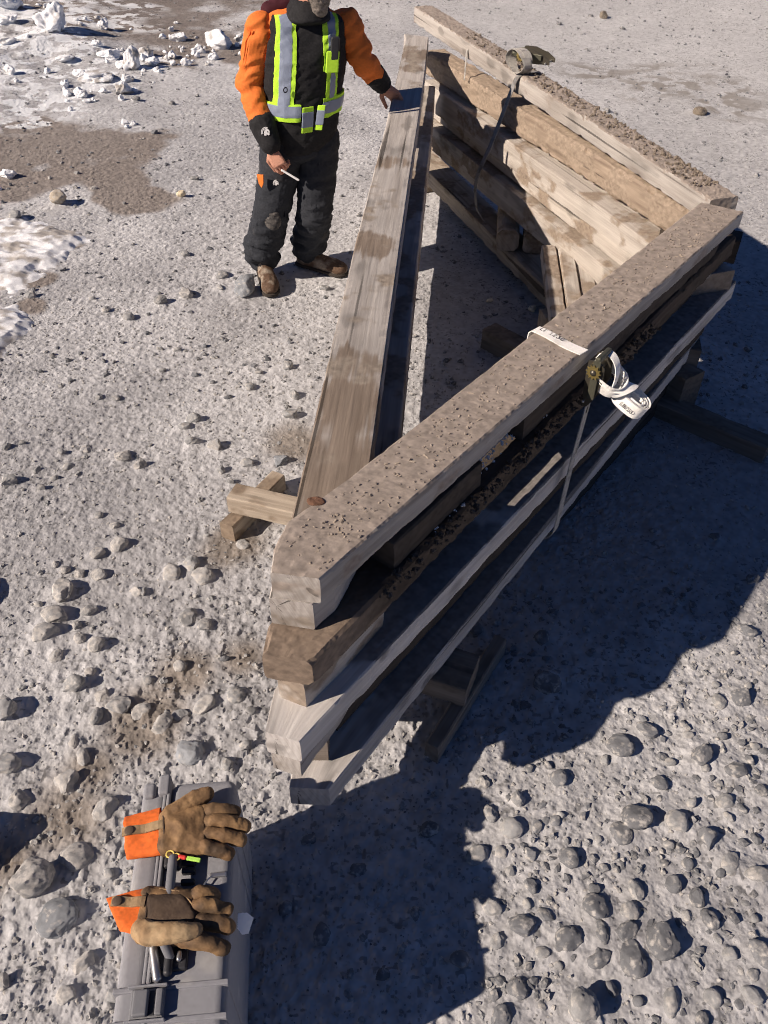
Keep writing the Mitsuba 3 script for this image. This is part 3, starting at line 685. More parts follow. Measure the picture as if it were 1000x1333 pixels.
# bearers and blocks under the stack
BLOCK = 'wooden blocks under the stack'
def block(a, b, width, zt, zb, bsdf, label, seed, **k):
    l, r = line(a, b, width / 2, width)
    return timber(l, r, zt, zb, bsdf, label, 'wood_block', BLOCK, 'wood block', seed=seed, step=.02, wear=k.pop('wear', .003), **k)
block((-.648, 2.455), (-.468, 2.79), .068, .085, -.02, 'block', 'lower of the two crossed wooden blocks left of the stack, lying on the gravel', 21)
block((-.632, 2.570), (-.15, 2.42), .100, .172, .088, 'block', 'upper of the two crossed wooden blocks left of the stack, bright cut end', 22)
block((-.275, 1.335), (-.150, 1.335), .17, .483, .302, 'old', 'added block that keeps sun off the lowest timber at the near corner', 39)  # added out of sight to cast shade on the lowest timber
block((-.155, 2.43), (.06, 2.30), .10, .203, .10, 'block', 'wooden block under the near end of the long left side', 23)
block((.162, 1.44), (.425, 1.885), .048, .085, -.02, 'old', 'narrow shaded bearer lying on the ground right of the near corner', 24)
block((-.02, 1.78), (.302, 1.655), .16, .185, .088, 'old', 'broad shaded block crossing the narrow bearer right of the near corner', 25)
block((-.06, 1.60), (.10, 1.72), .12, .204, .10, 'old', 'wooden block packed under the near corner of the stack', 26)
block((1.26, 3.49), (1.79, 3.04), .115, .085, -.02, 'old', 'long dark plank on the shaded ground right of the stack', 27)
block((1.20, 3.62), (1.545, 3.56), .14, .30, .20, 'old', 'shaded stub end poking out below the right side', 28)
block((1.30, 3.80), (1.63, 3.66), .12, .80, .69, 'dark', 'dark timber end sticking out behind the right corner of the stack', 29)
block((.565, 4.02), (.80, 3.76), .11, .115, -.01, 'old', 'small block on the ground inside the triangle with a sunlit end', 30)
block((.735, 4.83), (.80, 5.40), .135, .300, .170, 'block', 'left one of two rounded stub ends jutting inwards from the far side', 31, r=.026, wear=.02)
block((.895, 4.80), (.96, 5.30), .135, .290, .170, 'block', 'right one of two rounded stub ends jutting inwards from the far side', 32, r=.014)
block((.845, 3.62), (.905, 4.42), .078, .400, .325, 'pale', 'left board of the three pale boards at the right end of the triangle', 33)
block((.930, 3.62), (.990, 4.36), .078, .410, .325, 'pale', 'middle board of the three pale boards at the right end of the triangle', 34)
block((1.016, 3.62), (1.070, 4.22), .080, .396, .325, 'pale', 'right board of the three pale boards at the right end of the triangle', 35)
block((.80, 3.80), (1.10, 3.86), .10, .320, .0, 'block', 'block standing under the three pale boards', 36)
block((1.28, 3.72), (1.50, 3.40), .14, .215, .0, 'old', 'added block under the right corner that shuts out stray sun', 38)  # added to close a gap that let sun onto the shaded ground
block((.02, 6.10), (.50, 6.30), .12, .055, .0, 'block', 'bearer under the far corner of the stack', 37)

# mud crumbs, chips and straw on the top timber
def litter(n, seed, place, key, bsdf, lo, hi, label=None):
    r = np.random.default_rng(seed)
    base = trimesh.creation.box((1, 1, 1))
    pts = place(r, n)
    V, F = [], []
    for i, p in enumerate(pts):
        l = r.uniform(lo, hi) * r.choice([1, 1, 1, 2.2])
        s = np.array([l, r.uniform(.0015, .005), r.uniform(.001, .003)])
        a, b = r.uniform(0, math.pi), r.normal() * .25
        v = base.vertices * s + [[0, r.normal() * .001, 0]]
        v = trimesh.transform_points(v, frame(p, a, b, r.normal() * .3))
        V.append(v); F.append(base.faces + 8 * i)
    add(key, (np.vstack(V), np.vstack(F)), bsdf, label, kind='stuff')
def on_top(r, n):
    t = r.uniform(.02, 2.56, n)
    o = r.beta(1.6, 1.6, n) * .165 + .006
    q = np.array([-.144, 1.272]) + np.array([.613, .790]) * t[:, None] + np.array([-.790, .613]) * o[:, None]
    q[:, 0] = np.maximum(q[:, 0], -.235 + .04 * r.uniform(size=n))
    return np.concatenate([q, np.full((n, 1), 1.0485)], 1)
litter(240, 5, on_top, top_timber + '__wood_chips', 'chip', .003, .010, 'wood chips and straw stuck in the mud')
def crumbs(key, place, n, seed, bsdf, dmax=.022):
    r = np.random.default_rng(seed)
    base = trimesh.creation.icosphere(1)
    pts = place(r, n)
    d = .004 + dmax * r.uniform(size=n) ** 3
    v = base.vertices[None] * (1 + .3 * r.normal(size=(n, len(base.vertices), 1)).clip(-1.5, 1.5)) * d[:, None, None] / 2 + pts[:, None]
    f = base.faces[None] + (np.arange(n) * len(base.vertices))[:, None, None]
    add(key, (v.reshape(-1, 3), f.reshape(-1, 3)), bsdf, kind='stuff')
crumbs(top_timber + '__mud_crumb', on_top, 500, 6, 'grit_mud', .0045)
add(top_timber + '__rust_stain', soft(hull(sphere_pts((-.170, 1.535, 1.047), (.022, .014, .004))), .006, 3, .004, .02, 4), 'rust', 'rust brown patch near the left corner')
def on_far(r, n):
    t = 3.0 - 2.6 * r.uniform(size=n) ** 1.5
    o = -.135 + .12 * r.uniform(size=n) ** 1.6
    return np.stack([C0[0] + CD[0] * t + CI[0] * o, C0[1] + CD[1] * t + CI[1] * o, 1.088 - .0142 * (t + .36) + .006], 1)
crumbs(far_top + '__mud_crumb', on_far, 700, 7, 'far_mud', .014)
def ledge(r, n):
    t = r.uniform(-.2, 1.5, n)
    o = r.uniform(-.03, .015, n)
    return np.stack([A0[0] + AD[0] * t + AN[0] * o, A0[1] + AD[1] * t + AN[1] * o, np.full(n, .862)], 1)
crumbs(second + '__mud_crumb', ledge, 500, 8, 'dark_crumb', .014)
def frost(r, n):
    t = r.uniform(-.02, .75, n)
    o = -.075 + .05 * np.sin(t * 9) * .5 + r.normal(size=n) * .012
    return np.stack([A0[0] + AD[0] * t + AN[0] * o, A0[1] + AD[1] * t + AN[1] * o, np.full(n, .866) + r.normal(size=n) * .002], 1)
crumbs(second + '__frost_speck', frost, 260, 9, 'snow', .006)

# ---------------------------------------------------------------- straps
def onA(t, o, z):
    q = A0 + AD * t + AN * o
    return np.array([q[0], q[1], z])
STRAPS = 'ratchet straps round the stack'
def path(pts, n=8, sm=2):
    p = np.asarray(pts, float)
    s = np.concatenate([[0], np.cumsum(np.linalg.norm(np.diff(p, axis=0), axis=1))])
    q = np.stack([np.interp(np.linspace(0, s[-1], n), s, p[:, k]) for k in range(3)], 1)
    for _ in range(sm):
        q[1:-1] = (q[:-2] + 2 * q[1:-1] + q[2:]) / 4
    return q
strap = thing('ratchet_strap', 'white ratchet strap over the muddy top timber, its tail rolled into a white bundle', 'ratchet strap', STRAPS)
# over the top, following the mud
a, b = np.array([.484, 2.374]), np.array([.617, 2.232])
tt = np.linspace(.0, 1, 24)
over = [[*(a + (b - a) * t), 1.0535 + .002 * math.sin(t * 7)] for t in tt]
AB = (b - a) / np.linalg.norm(b - a)
side = np.array([-AB[1], AB[0], 0])
add(strap + '__webbing', ribbon(np.array([[*(a - AB * .012), 1.02], [*(a - AB * .010), 1.043]] + over), side, .042, .0028), 'web_white', smooth=False)
txt = meshkit.text_mesh('LB/1230', .017, .0006)
c0 = a + (b - a) * .40
M = np.eye(4); M[:3, 0] = [*AB, 0]; M[:3, 1] = side; M[:3, 2] = [0, 0, 1]
M[:3, 3] = [*(a + (b - a) * .06 + side[:2] * .002), 1.0562]
add(strap + '__lettering', moved(txt, M), 'mat_ink')
# ratchet hanging from the outer edge of the top timber
o = onA(.865, .012, 1.035)
RM = np.eye(4)                               # local x along the timber, y outwards, z down the side
RM[:3, 0], RM[:3, 1], RM[:3, 2], RM[:3, 3] = [*AD, 0], [*AN, 0], [0, 0, -1], o
RM[:3, 1] = -RM[:3, 1]; RM[:3, 1] *= -1
def ratchet(root, M, s=1.0):
    """x: width of the strap, y: away from the timber, z: along the pull."""
    Q = M @ np.diag([s, s, s, 1])
    plate = m3.CrossSection([[(0, -.015), (.030, -.022), (.055, -.004), (.058, .05), (.040, .118), (.022, .15), (.006, .15), (0, .06)]])
    for k, x in enumerate((-.030, .030)):
        pm = plate.extrude(.0035).transform(np.array([[0, 0, 1, x], [1, 0, 0, .002], [0, 1, 0, 0]]))
        add(root + '__side_plate', moved(to_tri(pm), Q), 'mat_dark_steel')
    hb = union([rbox((-.040, .022, -.028), (-.036, .046, .112), .002), rbox((.037, .022, -.028), (.041, .046, .112), .002), rbox((-.041, .026, -.040), (.041, .044, -.018), .006)])
    add(root + '__handle', moved(to_tri(hb), Q), 'mat_olive', 'olive handle of the ratchet')
    sp = union([bone((-.043, .030, .012), .011, (.043, .030, .012), .011, 2), bone((-.047, .030, .012), .006, (.047, .030, .012), .006, 1)])
    add(root + '__spool', moved(to_tri(sp), Q), 'mat_dark_steel', smooth=30)
    r = np.linspace(0, 2 * np.pi, 37)
    rad = np.where(np.arange(37) % 3 == 0, .026, .019)
    for x in (-.0455, .042):
        w = m3.CrossSection([np.stack([rad[:-1] * np.cos(r[:-1]), rad[:-1] * np.sin(r[:-1])], 1)]).extrude(.0035).transform(np.array([[0, 0, 1, x], [1, 0, 0, .030], [0, 1, 0, .012]]))
        add(root + '__gear', moved(to_tri(w), Q), 'mat_brass')
    bt = bone((-.034, .012, .132), .005, (.034, .012, .132), .005, 1)
    add(root + '__bolt', moved(to_tri(bt), Q), 'mat_steel', smooth=30)
ratchet(strap, RM)
# webbing from the ratchet down to the lowest timber and under it
down = [onA(.865, .030, .90), onA(.845, .036, .86), onA(.80, .042, .70), onA(.79, .045, .66), onA(.755, .052, .48), onA(.745, .053, .395), onA(.742, .03, .375)]
add(strap + '__webbing', ribbon(path(down, 40, 3), np.array([*AD, 0]), .036, .003), 'web_grey')
hook = chain([onA(.865, .024, .93), onA(.862, .030, .885), onA(.845, .036, .86)], [.004, .004, .004])
add(strap + '__hook', to_tri(hook), 'mat_dark_steel', smooth=40)
# the tail: runs out of the ratchet in an arc into open loops and a tight roll, held by a turn of the webbing
def unit_frame(center, x, z):
    x, z = np.array(x, float), np.array(z, float)
    x /= np.linalg.norm(x)
    z -= x * (z @ x)
    z /= np.linalg.norm(z)
    M = np.eye(4)
    M[:3, 0], M[:3, 1], M[:3, 2], M[:3, 3] = x, np.cross(z, x), z, center
    return M
def tri(vf):
    v, f = vf
    return trimesh.Trimesh(v, np.vstack([f[:, [0, 1, 2]], f[:, [0, 2, 3]]]), process=False)
def stadium(turns, r0, dr_, half, wob, n=44):
    pts = []
    for i in range(int(turns * n)):
        a = 2 * math.pi * i / n + .7
        r = r0 + dr_ * i / n + wob * math.sin(a * 1.37)
        pts.append([math.copysign(half, math.cos(a)) * min(1, abs(math.cos(a)) * 2.2) + r * math.cos(a), r * math.sin(a), wob * 2 * math.sin(a * .61 + 1)])
    return np.array(pts)
tail = [onA(.885, .022, 1.045), onA(.895, .045, 1.064), onA(.89, .072, 1.058), onA(.885, .092, 1.035), onA(.875, .100, 1.005), onA(.865, .100, .975)]
add(strap + '__loose_tail', ribbon(path(tail, 26, 4), np.array([*AD, 0]) * .9 + np.array([0, 0, .12]), .030, .003), 'web_white', 'white tail arching out of the ratchet')
UF = unit_frame([.700, 2.205, .985], (.70, -.52, -.45), (.18, -.42, .88))
VF = unit_frame([.782, 2.180, .910], (.70, -.52, -.40), (.50, -.30, .80))
add(strap + '__open_loop', moved(tri(ribbon(stadium(2.8, .034, .0075, .012, .0035), np.array([.12, 0, 1.0]), .036, .0026)), UF), 'web_white', 'open loops of white webbing')
add(strap + '__rolled_tail', moved(tri(ribbon(stadium(5.2, .011, .0062, .016, .0012), np.array([0, 0, 1.0]), .048, .0026)), VF), 'web_white', 'tight roll at the end of the white tail')
WF = unit_frame([.742, 2.190, .948], (.70, -.52, -.45), (.30, -.36, .85))
aa = np.linspace(0, 2 * np.pi, 41)
wrap = np.stack([.018 * np.sin(aa) + .008 * np.cos(aa), .048 * np.cos(aa), .030 * np.sin(aa)], 1)
add(strap + '__wrap', moved(tri(ribbon(wrap, np.array([1.0, .45, .1]), .034, .003)), WF), 'web_white', 'turn of webbing that holds the bundle')
t = meshkit.text_mesh('LB/10', .013, .0008)
M = np.eye(4); M[:3, 0], M[:3, 1], M[:3, 2] = [1, 0, 0], [0, 0, 1], [0, -1, 0]
M[:3, 3] = [-.022, -.0452, -.006]
add(strap + '__lettering', moved(moved(t, M), VF), 'mat_ink')

strap2 = thing('ratchet_strap', 'grey ratchet strap round the far side, its ratchet lying on the top timber', 'ratchet strap', STRAPS)
def onC(t, o, z):
    q = C0 + CD * t + CI * o
    return np.array([q[0], q[1], z])
tR = 1.28
R2 = np.eye(4)
xx = np.array([*CD, 0]) * .80 + np.array([*CI, 0]) * -.60
xx /= np.linalg.norm(xx)
R2[:3, 2] = xx
R2[:3, 1] = [0, 0, 1]
R2[:3, 0] = np.cross([0, 0, 1.0], xx)
R2[:3, 3] = onC(tR - .09, -.075, 1.105)
ratchet(strap2, R2, 1.25)
lo = []
for i in range(70):
    a = i / 69 * 2 * math.pi * 2.1
    r = .088 + .006 * a / 6.28
    lo.append([r * math.cos(a) * 1.12, r * math.sin(a) * .62, .012 * math.sin(a * 1.5)])
L2 = np.eye(4)
L2[:3, 0] = [*CD, 0]; L2[:3, 1] = np.array([0, 0, 1.0]); L2[:3, 2] = np.cross([*CD, 0], [0, 0, 1.0])
L2[:3, 3] = onC(tR - .02, -.02, 1.125)
add(strap2 + '__coiled_tail', moved(trimesh.Trimesh(*[x if k == 0 else np.vstack([x[:, [0, 1, 2]], x[:, [0, 2, 3]]]) for k, x in enumerate(ribbon(np.array(lo), np.array([0, 0, 1.0]), .045, .003))], process=False), L2), 'web_grey', 'grey tail coiled loosely round the ratchet')
sd = np.array([*CD, 0])
dn = [onC(tR + .05, -.12, 1.075), onC(tR + .04, -.05, 1.085), onC(tR + .03, .012, 1.06), onC(tR + .03, .10, .80), onC(tR + .03, .135, .70), onC(tR + .02, .205, .52), onC(tR + .02, .215, .43), onC(tR + .02, .19, .30), onC(tR + .02, .13, .22)]
add(strap2 + '__webbing', ribbon(path(dn, 60, 3), sd, .040, .003), 'web_dark')
add('loose_strap_end', ribbon(path([onC(.55, -.06, 1.07), onC(.60, .012, 1.03), onC(.62, .02, .97), onC(.68, .05, .88)], 20, 3), sd, .018, .002), 'web_grey', 'thin strip of webbing hanging at the left of the far side', 'webbing')

# ---------------------------------------------------------------- grey case
CY = math.radians(5.5)
CM = frame((-.462, .775, 0), CY)
case = thing('hard_case', 'grey hard shell case standing on edge, handle up, under two work gloves', 'case')
H_ = .455
def part(root, name, m, bsdf, M=CM, smooth=30, label=None, **k):
    return add(root + '__' + name, moved(m if isinstance(m, trimesh.Trimesh) else to_tri(m), M), bsdf, label, smooth=smooth, **k)
part(case, 'base_shell', rbox((-.052, -.33, .012), (.118, .33, H_), .026, 2), 'case')
part(case, 'lid_shell', rbox((-.124, -.33, .012), (-.058, .33, H_ - .002), .024, 2), 'case')
part(case, 'seam_lip', union([rbox((-.0565, -.336, .008), (-.048, .336, H_ + .008), .003), rbox((-.066, -.334, .010), (-.0575, .334, H_ + .006), .003)]), 'case')
for k, y in enumerate((-.225, -.16, .16, .225)):
    part(case, 'rib', union([rbox((-.05, y - .006, .02), (.121, y + .006, H_ + .004), .003), rbox((-.127, y - .006, .02), (-.06, y + .006, H_ + .003), .003)]), 'case')
for y in (-.192, .192):
    part(case, 'latch', union([rbox((-.085, y - .030, H_ - .002), (-.012, y + .030, H_ + .010), .004), rbox((-.078, y - .026, H_ + .008), (-.045, y + .026, H_ + .024), .005), rbox((-.030, y - .026, H_ + .006), (-.014, y + .026, H_ + .022), .004)]), 'mat_case_grip')
    part(case, 'latch_side', union([rbox((-.092, y - .036, H_ - .004), (-.008, y - .031, H_ + .018), .002), rbox((-.092, y + .031, H_ - .004), (-.008, y + .036, H_ + .018), .002)]), 'case')
    part(case, 'latch_gap', rbox((-.044, y - .024, H_ + .0095), (-.031, y + .024, H_ + .0125), .001), 'mat_case_black')
# handle: two hinge blocks and a grip that stands up a little
for y in (-.105, .125):
    part(case, 'handle_mount', union([rbox((-.045, y - .026, H_ - .004), (.030, y + .026, H_ + .014), .006), bone((-.010, y - .03, H_ + .017), .010, (-.010, y + .03, H_ + .017), .010)]), 'mat_case_black')
    part(case, 'handle_bolt', bone((.012, y - .006, H_ + .017), .006, (.012, y + .006, H_ + .017), .006, 1), 'mat_steel')
part(case, 'handle_grip', union([chain([(-.008, -.105, H_ + .020), (-.018, -.085, H_ + .040), (-.018, .105, H_ + .040), (-.008, .125, H_ + .020)], [.010, .011, .011, .010])]), 'mat_case_grip')
for y in (-.075, -.05, .06, .085):
    part(case, 'grip_ridge', rbox((.0, y - .006, H_ + .001), (.032, y + .006, H_ + .018), .003), 'mat_case_black')
part(case, 'lock_tube', to_tri(chain([(-.032, -.145, H_ + .014), (-.046, -.085, H_ + .020)], [.010, .010])), 'mat_steel')
part(case, 'corner_bump', union([rbox((-.118, .285, H_ - .012), (-.086, .326, H_ + .012), .010, 2), rbox((-.080, .290, H_ - .010), (-.050, .345, H_ + .016), .008, 2)]), 'case')
part(case, 'foot', union([rbox((-.12, -.30, -.012), (.115, -.24, .02), .008), rbox((-.12, .24, -.012), (.115, .30, .02), .008)]), 'mat_case_black')
part(case, 'paper_tag', trimesh.Trimesh(*[(np.array([[.128, .005, .40], [.148, .008, .392], [.162, .004, .368], [.150, -.028, .360], [.136, -.034, .372], [.126, -.024, .386]])), np.array([[0, 1, 5], [1, 2, 3], [1, 3, 4], [1, 4, 5]])][0:2], process=False), 'mat_paper', label='torn white paper tag on the shaded side')
wire = [(-.006 + .0, .045, H_ + .012), (.02, .030, H_ + .02), (.05, .040, H_ + .012), (.062, .062, H_ + .014), (.075, .072, H_ + .01)]
part(case, 'wire_tag', union([chain([tuple(x) for x in path(wire, 14, 2)], [.0022] * 14, 1), rbox((.066, .066, H_ + .004), (.105, .078, H_ + .012), .003)]), 'mat_steel')

# ---------------------------------------------------------------- gloves
GL = 'work gloves lying on the case'
def finger(pts, rs, flat=.82):
    return chain(pts, rs)
def glove_shape(cuff, palm, fingers, thumb, z, seed, zt=.03):
    pass
ZG = H_ + .028
def digit(a, b, r0, r1, lift=.012, z0=ZG):
    a, b = np.array([*a, z0]), np.array([*b, z0])
    d = b - a
    return chain([a, a + d * .38 + [0, 0, lift], a + d * .72 + [0, 0, lift * .6], b + [0, 0, -.004]], [r0, r0 * 1.04, (r0 + r1) / 2, r1])
def seam_tube(pts, r=.0016):
    return to_tri(chain([tuple(x) for x in path(pts, 24, 2)], [r] * 24, 1))
def flat_cuff(c, z, th, wall=.004):
    """The hollow knitted cuff: corner points c = (outer top, outer bottom, inner bottom, inner top) in plan."""
    c = [np.array(x) for x in c]
    n, m = 26, 10
    V = []
    for ring in range(2):
        for i in range(m + 1):
            f = i / m
            p, q = c[0] + (c[3] - c[0]) * f, c[1] + (c[2] - c[1]) * f
            mid, half = (p + q) / 2, (q - p) / 2
            h = th * (1.15 - .25 * f)
            for k in range(n):
                a = 2 * math.pi * k / n
                s = 1 - ring * wall / np.linalg.norm(half)
                hh = h - ring * wall
                x = mid + half * math.cos(a) * s
                V.append([x[0], x[1], z + hh * math.copysign(abs(math.sin(a)) ** .8, math.sin(a))])
    V = np.array(V)
    F = []
    L = (m + 1) * n
    for i in range(m):
        for k in range(n):
            a0, a1, b0, b1 = i * n + k, i * n + (k + 1) % n, (i + 1) * n + k, (i + 1) * n + (k + 1) % n
            F += [[a0, a1, b1], [a0, b1, b0], [L + a0, L + b1, L + a1], [L + a0, L + b0, L + b1]]
    for k in range(n):
        F += [[k, L + k, L + (k + 1) % n], [k, L + (k + 1) % n, (k + 1) % n]]
    t = trimesh.Trimesh(V, np.array(F), process=False)
    t.vertices += np.stack([fb(t.vertices / .02, 2, 1) - .5, fb(t.vertices / .02, 2, 2) - .5, fb(t.vertices / .03, 2, 3) - .5], 1) * .007
    return t
def glove_body(parts, length, seed, amp=.006):
    t = soft(union(parts), length, 9)
    wrinkle(t, amp, .05, seed, (1, .7, 1))
    t.vertices += t.vertex_normals * (.0012 * (fb(t.vertices / .012, 2, seed) - .5) * 2)[:, None]
    return t

g1 = thing('work_glove', 'brown leather work glove with yellow zip pull on the far end of the case', 'glove', GL)
palm1 = hull(sphere_pts((-.525, .985, ZG), .022), sphere_pts((-.512, .915, ZG), .022), sphere_pts((-.448, .990, ZG + .004), .021), sphere_pts((-.436, .918, ZG), .021), sphere_pts((-.485, .955, ZG + .012), .022))
parts1 = [palm1, digit((-.450, .998), (-.362, 1.003), .0138, .0128), digit((-.440, .972), (-.336, .969), .0140, .0130, .014), digit((-.436, .944), (-.339, .933), .0136, .0124, .013), digit((-.442, .916), (-.364, .899), .0132, .0118, .010),
          chain([(-.520, .985, ZG + .004), (-.486, 1.012, ZG + .010), (-.452, 1.034, ZG + .016), (-.436, 1.042, ZG + .018)], [.022, .021, .0175, .015])]
add(g1 + '__leather', glove_body(parts1, .0042, 3), 'leather', smooth=True)
add(g1 + '__cuff', flat_cuff([(-.632, .985), (-.603, .882), (-.523, .892), (-.548, 1.012)], ZG - .002, .020), 'cuff', 'orange knitted cuff', smooth=True)
def wrist_strap(root, a, b, w, z, stud=True):
    a, b = np.array(a), np.array(b)
    d = (b - a) / np.linalg.norm(b - a)
    s = np.array([-d[1], d[0], 0])
    n = 10
    pts = [[*(a + (b - a) * i / (n - 1)), z + .003 * math.sin(i)] for i in range(n)]
    add(root + '__wrist_strap', ribbon(np.array(pts), s, w, .004), 'leather_light')
    st = a + (b - a) * .18
    add(root + '__snap', soft(hull(sphere_pts((*st, z + .004), (.012, .012, .004), 2)), .004, 2), 'mat_leather_patch', smooth=True)
wrist_strap(g1, (-.622, .936), (-.528, .957), .022, ZG + .022)
add(g1 + '__wrist_seam', seam_tube([(-.540, 1.006, ZG + .004), (-.533, .985, ZG + .0235), (-.522, .94, ZG + .025), (-.512, .905, ZG + .02), (-.508, .892, ZG)], .0024), 'leather_dark')
zp0 = np.array([-.510, .889, ZG + .010])
z1 = np.array([-.402, .872, ZG + .008])
zd = (z1 - zp0) / np.linalg.norm(z1 - zp0)
lp = [zp0 + zd * .012 + np.array([.009 * math.cos(a), .006 * math.sin(a) * 1.4, .006]) for a in np.linspace(0, 2 * math.pi, 13)]
lp2 = [zp0 + zd * .028 + np.array([.009 * math.cos(a), .006 * math.sin(a) * 1.4 - .004, .006]) for a in np.linspace(0, 2 * math.pi, 13)]
add(g1 + '__pull_ring', to_tri(union([chain(lp, [.0018] * 13, 1), chain(lp2, [.0018] * 13, 1)])), 'mat_yellow', 'yellow wire pull')
add(g1 + '__red_bead', to_tri(bone(zp0 + zd * .036 + [0, -.001, .004], .0052, zp0 + zd * .048 + [0, -.001, .004], .0052, 2)), 'mat_red', smooth=True)
add(g1 + '__green_tag', to_tri(rbox((-.017, -.005, -.003), (.017, .005, .003), .002).transform(frame(zp0 + zd * .070 + [0, -.001, .004], math.atan2(zd[1], zd[0]))[:3])), 'mat_green_tag', 'lime yellow tag')

g2 = thing('work_glove', 'stained leather work glove with pale thumb folded across its palm, nearer on the case', 'glove', GL)
palm2 = hull(sphere_pts((-.528, .793, ZG), .021), sphere_pts((-.522, .715, ZG), .021), sphere_pts((-.440, .790, ZG), .020), sphere_pts((-.425, .712, ZG), .020))
parts2 = [palm2, digit((-.430, .795), (-.385, .800), .0140, .0130, .010), digit((-.428, .772), (-.350, .768), .0150, .0135, .012), digit((-.425, .742), (-.342, .733), .0155, .0145, .008), digit((-.430, .702), (-.346, .688), .0150, .0135, .012)]
add(g2 + '__leather', glove_body(parts2, .0042, 7), 'leather', smooth=True)
pp = soft(hull(sphere_pts((-.520, .778, ZG + .012), (.012, .014, .012)), sphere_pts((-.455, .782, ZG + .013), (.014, .012, .010)), sphere_pts((-.425, .745, ZG + .012), (.014, .016, .010)), sphere_pts((-.505, .735, ZG + .013), (.014, .014, .011))), .005, 6)
pp.vertices += [0, 0, .004]
wrinkle(pp, .002, .04, 5)
add(g2 + '__palm_patch', pp, 'leather_dark', 'dark worn palm patch', smooth=True)
th = soft(chain([(-.528, .722, ZG + .004), (-.505, .704, ZG + .024), (-.462, .702, ZG + .034), (-.425, .706, ZG + .034), (-.405, .710, ZG + .030)], [.024, .024, .021, .0185, .0155]), .0045, 12)
wrinkle(th, .004, .05, 9)
add(g2 + '__thumb', th, 'leather_light', 'pale suede thumb', smooth=True)
add(g2 + '__cuff', flat_cuff([(-.624, .788), (-.580, .718), (-.528, .708), (-.540, .815)], ZG, .024), 'cuff', 'orange knitted cuff, open end towards the stones', smooth=True)
wrist_strap(g2, (-.606, .772), (-.530, .772), .022, ZG + .026)
add(g2 + '__wrist_seam', seam_tube([(-.538, .812, ZG + .004), (-.532, .79, ZG + .023), (-.522, .75, ZG + .026), (-.522, .72, ZG + .022)], .0024), 'leather_dark')
add(g2 + '__palm_seam', seam_tube([(-.505, .805, ZG + .018), (-.455, .798, ZG + .022), (-.425, .772, ZG + .022), (-.410, .748, ZG + .016)], .0018), 'leather_light')

# ---------------------------------------------------------------- snow
def snow_lump(x, y, d, h, seed, look='snow', label=None, group='snow lumps in the upper left', bit=False):
    r = np.random.default_rng(seed)
    t = trimesh.creation.icosphere(2 if bit else 4)
    v = t.vertices.copy()
    n = t.vertices
    for _ in range(10):
        dd = r.normal(size=3); dd /= np.linalg.norm(dd)
        kk = np.maximum(v @ dd - r.uniform(.5, .85), 0)
        v -= kk[:, None] * dd * .9
    v += n * ((fb(n * 1.3 + seed * 2.3, 2, seed) - .5) * .8)[:, None]
    v += n * ((fb(n * 3.6 + seed, 3, seed + 2) - .5) * .30)[:, None]
    v *= np.array([d / 2, d / 2 * r.uniform(.6, .9), d / 2 * h])
    a = r.uniform(0, 6.28)
    v = v @ np.array([[math.cos(a), math.sin(a), 0], [-math.sin(a), math.cos(a), 0], [0, 0, 1]])
    v += [x, y, float(height(x, y)) + d * h * .25]
    if bit:
        label, group = None, 'small snow bits in the upper left'
    add('snow_lump', trimesh.Trimesh(v, t.faces, process=False), look, label or ('small bit of snow lying between the snow lumps in the upper left' if bit else 'white lump of old snow among the scattered lumps in the upper left'), 'snow lump', group if not label else None, smooth=True)
SNOW = [(-3.63,10.08,0.420,1,'largest snow lump, broad and white, left of the tall grey one'),(-4.07,11.27,0.147,1,''),(-4.51,11.21,0.330,0.7,'low snow lump at the upper left corner'),(-3.23,10.54,0.148,1.2,'small upright snow lump alone on the dark earth'),(-3.69,8.77,0.150,0.9,'white snow lump by itself at the left edge'),(-2.60,9.19,0.218,1.4,'tall snow lump with a grey dirty side'),(-2.50,8.42,0.203,0.8,'white snow lump just below the tall dirty one'),(-2.57,9.66,0.243,0.6,''),(-2.43,9.38,0.174,0.7,''),(-2.89,9.47,0.271,0.45,''),(-2.83,8.78,0.360,0.3,''),(-3.00,8.28,0.129,0.8,''),(-2.86,8.25,0.143,0.8,''),(-2.29,9.67,0.146,0.9,''),(-2.24,9.41,0.111,0.8,''),(-2.09,9.40,0.127,0.8,''),(-2.06,9.93,0.149,0.9,''),(-1.87,10.14,0.337,0.7,'long white snow lump nearest to the shoulder of the man'),(-1.87,9.68,0.122,0.8,''),(-2.34,10.36,0.223,0.6,'low snow lump alone above the others'),(-2.51,10.74,0.088,1,''),(-3.48,10.74,0.071,0.9,''),(-1.67,10.36,0.155,0.8,''),(-2.23,7.58,0.074,0.8,'tiny white snow lump alone on the pale gravel'),(-2.90,6.37,0.152,0.6,'snow lump at the left edge beside the damp brown earth'),(-2.56,8.77,0.150,0.7,''),
        (-4.25,10.45,.30,.5,''),(-4.0,9.6,.26,.4,''),(-3.3,9.3,.22,.35,''),(-3.05,8.9,.16,.5,''),(-2.7,9.2,.17,.5,''),(-2.35,9.15,.10,.7,''),(-3.1,9.75,.13,.6,'')]
_rs = np.random.default_rng(5)
for _c in SNOW[:26]:
    for _k in range(3):
        SNOW.append((_c[0] + _rs.normal() * .22, _c[1] + _rs.normal() * .25, _rs.uniform(.03, .10), _rs.uniform(.5, 1), 'bit'))
for k, (x, y, d, h, lab) in enumerate(SNOW):
    snow_lump(x, y, d * .92, h, 100 + k, 'dirty_snow' if 'dirty' in lab or (not lab and k % 3 == 1) else 'snow', None if lab in ('', 'bit') else lab, bit=lab == 'bit')
